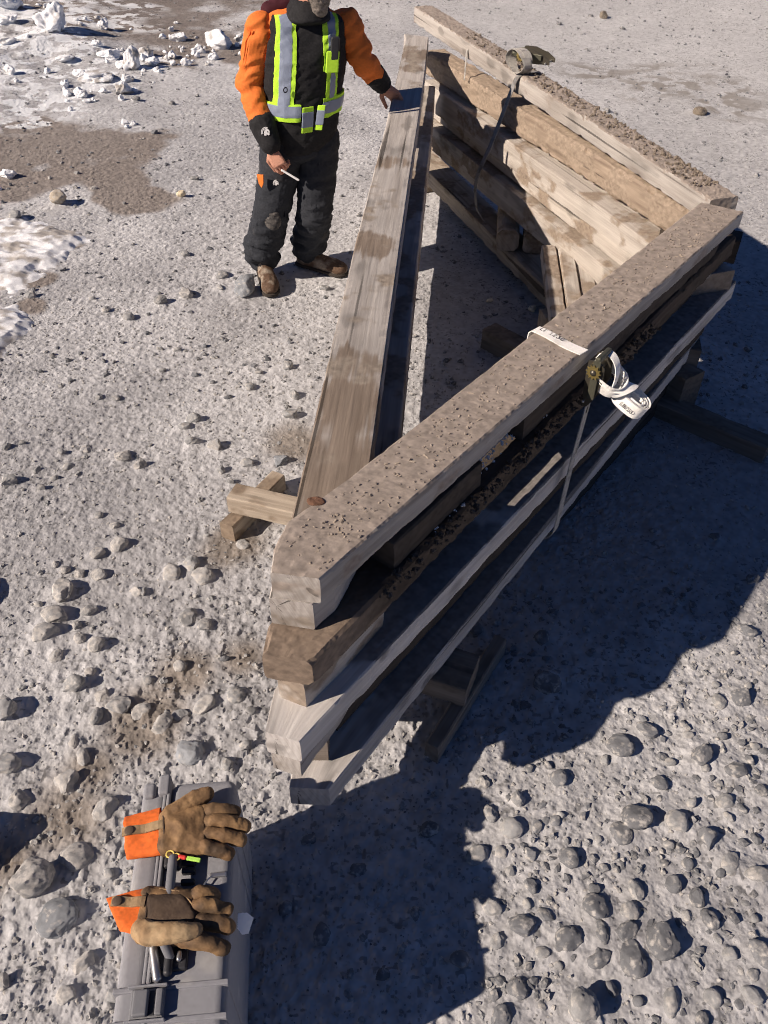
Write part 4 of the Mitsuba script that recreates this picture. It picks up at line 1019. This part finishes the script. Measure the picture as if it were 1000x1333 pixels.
def snow_sheet(cx, cy, rx, ry, seed, label, th=.05):
    n = 150
    gx, gy = np.meshgrid(np.linspace(-1.4, 1.4, n), np.linspace(-1.4, 1.4, n), indexing='ij')
    x, y = cx + gx * rx, cy + gy * ry
    p = np.stack([x, y, x * 0], -1)
    d = np.sqrt(gx ** 2 + gy ** 2) + (fb(p / .22, 4, seed) - .5) * 1.1
    ridge = 1 - np.abs(2 * fb(p * [1, 2.2, 1] / .16, 3, seed + 1) - 1)
    z = height(x, y) + th * np.clip(1.02 - d, -.6, .35) * 2 + (ridge - .6) * .05 * np.clip(1.1 - d, 0, 1)
    i, j = np.meshgrid(np.arange(n - 1), np.arange(n - 1), indexing='ij')
    q = np.stack([i * n + j, (i + 1) * n + j, (i + 1) * n + j + 1, i * n + j + 1], -1).reshape(-1, 4)
    zz = z.reshape(-1)
    keep = (zz[q] > height(x, y).reshape(-1)[q] - .03).any(1)
    add('snow_patch', (np.stack([x, y, z], -1).reshape(-1, 3), q[keep]), 'dirty_snow', label, 'snow patch', smooth=True)
snow_sheet(-2.48, 5.02, .42, .52, 31, 'melting patch of grainy snow at the left edge, upper of two')
snow_sheet(-2.24, 4.05, .20, .30, 32, 'melting patch of grainy snow at the left edge, lower of two')

# small bright scraps on the shaded ground
for k, (x, y, d, lab) in enumerate([(.86, 4.42, .07, 'pale wood splinter lying in the shade inside the triangle'), (.62, 4.52, .045, 'small pale chip left of the splinter inside the triangle'), (1.42, 3.33, .05, 'white scrap on the ground right of the rolled webbing')]):
    put_stone('wood_splinter', x, y, d, 'stone_cream' if k < 2 else 'stone_pale', lab, None, 'splinter', sharp=True, squash=.5, sink=0)

# ---------------------------------------------------------------- the man
man = thing('person', 'person in orange jacket and lime safety vest, one hand resting on the long left timber', 'person')
YAW = math.radians(14)                      # turned a little to the right of the camera
cy, sy = math.cos(YAW), math.sin(YAW)
XL, YL = np.array([cy, sy, 0]), np.array([-sy, cy, 0])      # his left (picture right); his back
def loc(x, y, z, lean=.06):
    """Body point: x towards his left, y towards his back, z up; the trunk leans a little."""
    o = np.array([-.485 + lean * (z - .85) / .6, 4.76, 0])
    return o + XL * x + YL * y + np.array([0, 0, z])
def ell(c, r, sub=2):
    s = trimesh.creation.icosphere(sub).vertices * np.asarray(r, float)
    return c + s[:, :1] * XL + s[:, 1:2] * YL + s[:, 2:] * np.array([0, 0, 1.0])
def trunk(g, z0=.84):
    return union([hull(ell(loc(0, 0, z0 + .02), (.180 + g, .122 + g, .06)), ell(loc(0, -.01, 1.02), (.178 + g, .130 + g, .07))),
                  hull(ell(loc(0, -.01, 1.02), (.178 + g, .130 + g, .07)), ell(loc(0, 0, 1.26), (.205 + g, .138 + g, .08))),
                  hull(ell(loc(0, 0, 1.26), (.205 + g, .138 + g, .08)), ell(loc(-.12, .01, 1.40), (.085 + g, .085 + g, .055)), ell(loc(.12, .01, 1.40), (.085 + g, .085 + g, .055)), ell(loc(0, .01, 1.44), (.085, .08, .04)))])
# joints
R_SH, R_EL, R_WR = loc(-.215, .02, 1.375), np.array([-.735, 4.72, 1.125]), np.array([-.640, 4.560, .905])
L_SH, L_EL, L_WR = loc(.215, .02, 1.385), np.array([-.135, 4.82, 1.215]), np.array([-.050, 4.955, 1.085])
R_HIP, R_KN, R_AN = loc(-.095, 0, .84, 0), np.array([-.665, 4.670, .475]), np.array([-.765, 4.805, .105])
L_HIP, L_KN, L_AN = loc(.095, 0, .84, 0), np.array([-.420, 4.700, .455]), np.array([-.500, 4.930, .105])
NECK, HEAD = loc(.01, .0, 1.45), loc(.02, -.045, 1.625, .075)
def hand(wrist, dirn, palm_n, curl, spread, thumb_side, size=1.0):
    """A five fingered hand as one solid: dirn from wrist to knuckles, palm_n out of the palm; curl = bend of each finger joint."""
    d = dirn / np.linalg.norm(dirn)
    n = palm_n - d * (palm_n @ d); n /= np.linalg.norm(n)
    s = np.cross(d, n) * thumb_side
    out = [hull(sphere_pts(wrist, .026), sphere_pts(wrist + d * .085 + s * .030, .0145), sphere_pts(wrist + d * .082 - s * .032, .013), sphere_pts(wrist + d * .030 + s * .028, .017))]
    for k, (off, ln) in enumerate(((.031, .078), (.0105, .088), (-.0105, .082), (-.031, .064))):
        p = wrist + d * .084 + s * off
        a = curl[k]
        pts, rs = [p], [.0108]
        ang = a * .6
        for j, frac in enumerate((.44, .31, .25)):
            v = d * math.cos(ang) + n * math.sin(ang) + s * spread * off * 4
            p = p + v * ln * frac * size
            pts.append(p); rs.append(.0100 - .0009 * j)
            ang += a
        out.append(chain(pts, rs))
    b = wrist + d * .028 + s * .030
    v1 = d * .6 + s * .75 + n * .30
    v2 = d * .92 + s * .12 + n * .45
    out.append(chain([b, b + v1 * .040, b + v1 * .040 + v2 * .034, b + v1 * .040 + v2 * .062], [.0150, .0125, .0110, .0095]))
    return union(out)
Rdir, Ldir = np.array([.42, -.20, -.88]), np.array([.62, .38, -.62])
rh = hand(R_WR + np.array([.018, -.012, -.045]), Rdir, np.array([.35, .80, -.05]), (.55, .80, .95, 1.0), .3, -1)
lh = hand(L_WR + np.array([.022, .020, -.028]), Ldir, np.array([.25, -.35, -.85]), (.28, .35, .42, .5), .6, 1)
head = union([hull(sphere_pts(HEAD + [0, 0, .035], (.076, .094, .085), 3), sphere_pts(HEAD + XL * 0 - YL * .055 + [0, 0, -.065], (.048, .042, .045), 3), sphere_pts(HEAD - YL * .02 + [0, 0, -.02], (.070, .080, .07), 3)),
              hull(sphere_pts(HEAD - YL * .098 + [0, 0, .012], .010), sphere_pts(HEAD - YL * .118 + [0, 0, -.020], .013), sphere_pts(HEAD - YL * .098 + XL * .016 + [0, 0, -.024], .009), sphere_pts(HEAD - YL * .098 - XL * .016 + [0, 0, -.024], .009)),
              hull(sphere_pts(HEAD - YL * .094 + XL * .03 + [0, 0, .028], .012), sphere_pts(HEAD - YL * .094 - XL * .03 + [0, 0, .028], .012)),
              hull(sphere_pts(HEAD - YL * .098 + XL * .02 + [0, 0, -.050], .009), sphere_pts(HEAD - YL * .098 - XL * .02 + [0, 0, -.050], .009)),
              *[hull(sphere_pts(HEAD + XL * s * .080 + YL * .010 + [0, 0, .02], (.010, .020, .03)), sphere_pts(HEAD + XL * s * .074 + YL * .002 + [0, 0, -.015], (.008, .012, .012))) for s in (-1, 1)]])
body = union([head, bone(NECK, .062, HEAD + [0, 0, -.06], .056), trunk(-.022), chain([R_SH, R_EL, R_WR + np.array([.018, -.012, -.045])], [.060, .042, .027]), chain([L_SH, L_EL, L_WR + np.array([.022, .020, -.028])], [.060, .042, .027]),
              chain([R_HIP, R_KN, R_AN], [.085, .058, .042]), chain([L_HIP, L_KN, L_AN], [.085, .058, .042]), rh, lh])
bt = to_tri(body.refine_to_length(.017))
trimesh.smoothing.filter_taubin(bt, iterations=6)
add(man + '__body', bt, 'skin', smooth=True)
for s in (-1, 1):
    e = HEAD - YL * .090 + XL * s * .031 + [0, 0, .010]
    add(man + '__eye', soft(hull(sphere_pts(e, (.0125, .0125, .0085), 2)), .004, 1), 'mat_white_mark', smooth=True)
    add(man + '__pupil', soft(hull(sphere_pts(e - YL * .0095, (.0055, .0055, .0055), 2)), .003, 1), 'mat_ink', smooth=True)
hair = soft(hull(sphere_pts(HEAD + YL * .016 + [0, 0, .055], (.082, .094, .080), 3)) - hull(sphere_pts(HEAD - YL * .10 + [0, 0, -.01], (.10, .085, .075), 3)), .012, 3, .005, .02, 3)
add(man + '__hair', hair, 'hair', smooth=True)
beard = union([hull(sphere_pts(HEAD - YL * .070 + [0, 0, -.078], (.052, .044, .040), 2), sphere_pts(HEAD - YL * .060 + [0, 0, -.135], (.036, .034, .034), 2)),
               *[hull(sphere_pts(HEAD + XL * s * .062 - YL * .022 + [0, 0, -.02], (.014, .030, .024)), sphere_pts(HEAD + XL * s * .048 - YL * .045 + [0, 0, -.075], (.016, .030, .03))) for s in (-1, 1)],
               hull(sphere_pts(HEAD - YL * .100 + XL * .024 + [0, 0, -.038], .008), sphere_pts(HEAD - YL * .100 - XL * .024 + [0, 0, -.038], .008))])
add(man + '__beard', soft(beard, .010, 4, .006, .018, 5), 'hair', 'grey brown beard', smooth=True)

# jacket: trunk and sleeves in one piece
jk = union([trunk(.0, .80), chain([R_SH, R_EL], [.078, .062]), chain([R_EL, R_EL + (R_WR - R_EL) * .62], [.064, .057]), chain([L_SH, L_EL], [.078, .060]), chain([L_EL, L_EL + (L_WR - L_EL) * .55], [.060, .052])])
jt = soft(jk, .010, 10)
def folds(t, amp=.010):
    p = t.vertices
    n = t.vertex_normals
    q = np.stack([p[:, 0] * .6 + p[:, 2] * .5, p[:, 1] * .6, p[:, 2] * 1.7 - p[:, 0] * .9], 1)
    f = 1 - np.abs(2 * fb(q / .085, 2, 27) - 1) * 2.3
    t.vertices = p + n * (amp * np.clip(f, -.8, 1))[:, None]
folds(jt, .0125)
trimesh.smoothing.filter_taubin(jt, iterations=4)
add(man + '__jacket', jt, 'orange', 'orange work jacket', smooth=True)
# black front of the jacket and body of the vest: a shell over the trunk
def clip_z(m, z0, z1):
    return m.trim_by_plane((0, 0, 1), z0).trim_by_plane((0, 0, -1), -z1)
def slab(x0, x1, y0, y1, z0, z1, tiltx=0.0):
    """A box in body coordinates; its top is shifted sideways by tiltx."""
    pts = [loc(x + (tiltx if z == z1 else 0), y, z) for x in (x0, x1) for y in (y0, y1) for z in (z0, z1)]
    return m3.Manifold.hull_points(np.array(pts))
vest = clip_z(trunk(.024, .80), .80, 1.52) - chain([R_SH + XL * -.02, R_EL], [.108, .090]) - chain([L_SH + XL * .02, L_EL], [.108, .090])
vt = soft(vest, .014, 4)
folds(vt, .006)
add(man + '__vest', vt, 'black_cloth', 'black vest body', smooth=True)
def tape(x0, x1, z0, z1, g, look, label=None, tilt=0.0, front=True, y=(-.6, -.02)):
    m = clip_z(trunk(g, .80), .78, 1.50) ^ slab(x0, x1, y[0], y[1], z0, z1, tilt)
    t = to_tri(m.refine_to_length(.014))
    folds(t, .006)
    add(man + '__' + look[0], t, look[1], label, smooth=30)
LIME, SILVER = ('lime_band', 'lime'), ('silver_band', 'mat_silver_tape')
tape(-.170, -.072, 1.03, 1.50, .032, LIME, 'lime and silver band down the right side of the chest', .012)
tape(-.148, -.095, 1.03, 1.50, .0355, SILVER, None, .012)
tape(.082, .160, 1.22, 1.47, .032, LIME, 'lime and silver band down the left side of the chest', -.012)
tape(.108, .143, 1.22, 1.47, .0355, SILVER, None, -.012)
tape(.100, .158, 1.03, 1.22, .032, LIME)
tape(.120, .145, 1.03, 1.22, .0355, SILVER)
tape(-.30, -.035, .985, 1.065, .036, LIME, 'lime and silver waist band, right half', 0, y=(-.6, .6))
tape(-.30, -.035, 1.008, 1.058, .0395, SILVER, None, 0, y=(-.6, .6))
tape(.085, .30, .995, 1.085, .036, LIME, 'lime and silver waist band, left half', 0, y=(-.6, .6))
tape(.085, .30, 1.018, 1.070, .0395, SILVER, None, 0, y=(-.6, .6))
def flap(x0, x1, z0, z1, tilt=0.0):
    m = rbox((x0, -.198, z0), (x1, -.190, z1), .003)
    mm = rbox((x0 - .0006, -.2015, z0 + .028), (x1 + .0006, -.190, z1 - .024), .002)
    for q, look in ((m, LIME), (mm, SILVER)):
        t = to_tri(q.refine_to_length(.02))
        t.vertices = np.array([loc(v[0] + tilt * (v[2] - z0), v[1] + .006 * math.sin(v[0] * 60), v[2]) for v in t.vertices])
        add(man + '__' + look[0], t, look[1], smooth=30)
flap(-.030, .030, .935, 1.062)
flap(.040, .078, .945, 1.068, .1)
# pocket with a phone on the left band, small pull ring on the right one
add(man + '__pocket', to_tri(hull(*[sphere_pts(loc(x, -.180, z), .006) for x in (.090, .144) for z in (1.22, 1.31)])), 'lime', smooth=40)
add(man + '__pocket_radio', to_tri(hull(*[sphere_pts(loc(x, -.178, z), .009) for x in (.112, .140) for z in (1.28, 1.37)])), 'mat_case_black', smooth=40)
rg = [loc(-.118 + .010 * math.cos(a), -.172, 1.145 + .012 * math.sin(a)) for a in np.linspace(0, 2 * math.pi, 11)]
add(man + '__pull_ring', to_tri(chain(rg, [.0028] * 11, 1)), 'mat_ink', smooth=40)
# collar and shoulder piece
col = hull(ell(loc(.01, -.02, 1.44), (.120, .122, .030)), ell(loc(.01, -.01, 1.50), (.090, .085, .025))) - hull(ell(loc(.01, -.01, 1.46), (.060, .060, .09)), ell(loc(.01, -.01, 1.56), (.075, .072, .03)))
add(man + '__collar', soft(col, .014, 4, .005, .05, 6), 'black_cloth', smooth=True)
hood = hull(ell(loc(-.17, .075, 1.445), (.045, .05, .045)), ell(loc(-.05, .10, 1.48), (.06, .05, .05)))
add(man + '__hood', soft(hood, .014, 4, .006, .05, 8), 'mat_maroon', 'dark maroon hood on the right shoulder', smooth=True)
# black cuffs
def cuff(a, b, ra, rb):
    return soft(chain([a, b], [ra, rb]), .010, 5, .005, .04, 12)
d = R_WR - R_EL; d /= np.linalg.norm(d)
add(man + '__sleeve_cuff', cuff(R_WR - d * .080, R_WR + np.array([.014, -.008, -.022]), .068, .052), 'black_cloth', smooth=True)
d2 = L_WR - L_EL; d2 /= np.linalg.norm(d2)
add(man + '__sleeve_cuff', cuff(L_WR - d2 * .075, L_WR + d2 * .020, .058, .050), 'black_cloth', smooth=True)
# the round white emblem on the right cuff: a head in profile with a striped mane
def emblem(center, nrm, up, s, key):
    n = nrm / np.linalg.norm(nrm)
    u = up - n * (up @ n); u /= np.linalg.norm(u)
    r = np.cross(u, n)
    M = np.eye(4); M[:3, 0], M[:3, 1], M[:3, 2], M[:3, 3] = r, u, n, center
    a = np.linspace(math.radians(80), math.radians(215), 16)
    cs = []
    for r0, r1 in ((.86, 1.0), (.62, .78)):
        cs.append(np.vstack([np.stack([r1 * np.cos(a), r1 * np.sin(a)], 1), np.stack([r0 * np.cos(a[::-1]), r0 * np.sin(a[::-1])], 1)]))
    face = np.array([(-.30, -.62), (.10, -.62), (.22, -.30), (.60, -.45), (.78, -.20), (.62, .05), (.70, .30), (.42, .62), (.10, .70), (-.20, .55), (-.42, .15)])
    eye = np.stack([.32 + .16 * np.cos(a * 2.7), .18 + .13 * np.sin(a * 2.7)], 1)
    m = m3.CrossSection(cs + [face]).scale((s, s)).extrude(.003) - m3.CrossSection([eye[::-1] if False else eye]).scale((s, s)).extrude(.01).translate((0, 0, -.002))
    add(key, moved(to_tri(m), M), 'mat_white_mark')
ec = R_WR - d * .030
en = np.array([.16, -.88, .36])
emblem(ec + en / np.linalg.norm(en) * .062, en, np.array([.25, .2, 1.0]), .026, man + '__cuff_emblem')
# trousers
tr = union([hull(ell(loc(0, 0, .90, 0), (.182, .128, .05)), ell(loc(0, 0, .80, 0), (.185, .130, .07))),
            chain([R_HIP + [0, 0, -.02], R_KN, R_AN + [0, -.005, .045]], [.118, .094, .088]), chain([L_HIP + [0, 0, -.02], L_KN, L_AN + [.01, 0, .045]], [.118, .092, .086]),
            hull(sphere_pts(R_AN + [.0, -.005, .085], .096), sphere_pts(R_AN + [.0, -.01, .04], (.09, .09, .04))), hull(sphere_pts(L_AN + [.01, 0, .085], .092), sphere_pts(L_AN + [.01, 0, .04], (.088, .088, .04)))])
tt_ = soft(tr, .014, 8)
p = tt_.vertices
low = np.clip((.55 - p[:, 2]) / .4, 0, 1)
f = 1 - np.abs(2 * fb(p * [1, 1, 2.4] / .13, 3, 41) - 1) * 2
tt_.vertices = p + tt_.vertex_normals * (f * (.012 + .018 * low))[:, None]
add(man + '__trousers', tt_, 'trousers', 'black work trousers', smooth=True)
kp = soft(hull(sphere_pts(R_KN + [.012, -.082, -.02], (.045, .022, .06), 2)), .012, 4, .006, .03, 14)
add(man + '__knee_patch', kp, 'knee', 'scuffed grey knee', smooth=True)
fl = [(-.022, .030), (.022, .034), (.018, -.012), (.004, -.040), (-.012, -.020)]
FM = np.eye(4); fn_ = np.array([-.45, -.85, .15]); fn_ /= np.linalg.norm(fn_)
FM[:3, 2] = fn_; FM[:3, 1] = [0, 0, 1]; FM[:3, 0] = np.cross([0, 0, 1.0], fn_); FM[:3, 3] = np.array([-.648, 4.668, .665]) + fn_ * .108
add(man + '__thigh_label', moved(to_tri(m3.CrossSection([fl[::-1]]).extrude(.006)), FM), 'mat_orange_plain', 'orange label on the thigh')
emblem(np.array([-.622, 4.672, .665]) + np.array([.08, -1, .05]) * .108, np.array([.08, -1, .05]), np.array([0, 0, 1.0]), .018, man + '__thigh_emblem')
# boots
def boot(an, toe, name='boot'):
    f = np.array([toe[0] - an[0], toe[1] - an[1], 0]); L = np.linalg.norm(f); f /= L
    s = np.array([-f[1], f[0], 0])
    g = an * [1, 1, 0]
    up = union([hull(sphere_pts(g - f * .035 + [0, 0, .05], (.040, .040, .045)), sphere_pts(an + [0, 0, .045], (.050, .050, .04)), sphere_pts(g + f * .06 + [0, 0, .055], (.044, .044, .045))),
                hull(sphere_pts(g + f * .05 + [0, 0, .06], (.045, .045, .05)), sphere_pts(g + f * (L - .09) + s * .010 + [0, 0, .045], (.052, .052, .046)), sphere_pts(g + f * (L - .045) + [0, 0, .046], (.050, .050, .040)), sphere_pts(g - f * .04 + [0, 0, .045], (.038, .038, .035)))])
    t = soft(up, .010, 6, .003, .03, 17)
    add(man + '__' + name, t, 'boot', smooth=True)
    so = hull(*[sphere_pts(g + f * a + s * b + [0, 0, z], (r, r, .008)) for a, b, r in ((-.045, 0, .046), (.06, 0, .044), (L - .09, .008, .057), (L - .045, 0, .055)) for z in (.010, .022)])
    add(man + '__boot_sole', to_tri(so), 'mat_sole', smooth=40)
    lace = []
    for k in range(4):
        c = g + f * (.055 + .022 * k) + [0, 0, .112 - .011 * k]
        lace.append(bone(c - s * .026, .0035, c + s * .026, .0035, 1))
    add(man + '__laces', to_tri(union(lace)), 'mat_sole')
boot(R_AN, (-.690, 4.520))
boot(L_AN, (-.255, 4.800))
# the short white marker in his right hand
tip = R_WR + np.array([.018, -.012, -.045]) + Rdir / np.linalg.norm(Rdir) * .125 + np.array([.02, -.01, -.005])
add('marker_stick', to_tri(chain([tip + np.array([-.02, 0, .015]), tip + np.array([.065, -.01, -.032])], [.006, .006])), 'mat_white_mark', 'short white stick held in the lowered right hand', 'stick', smooth=40)
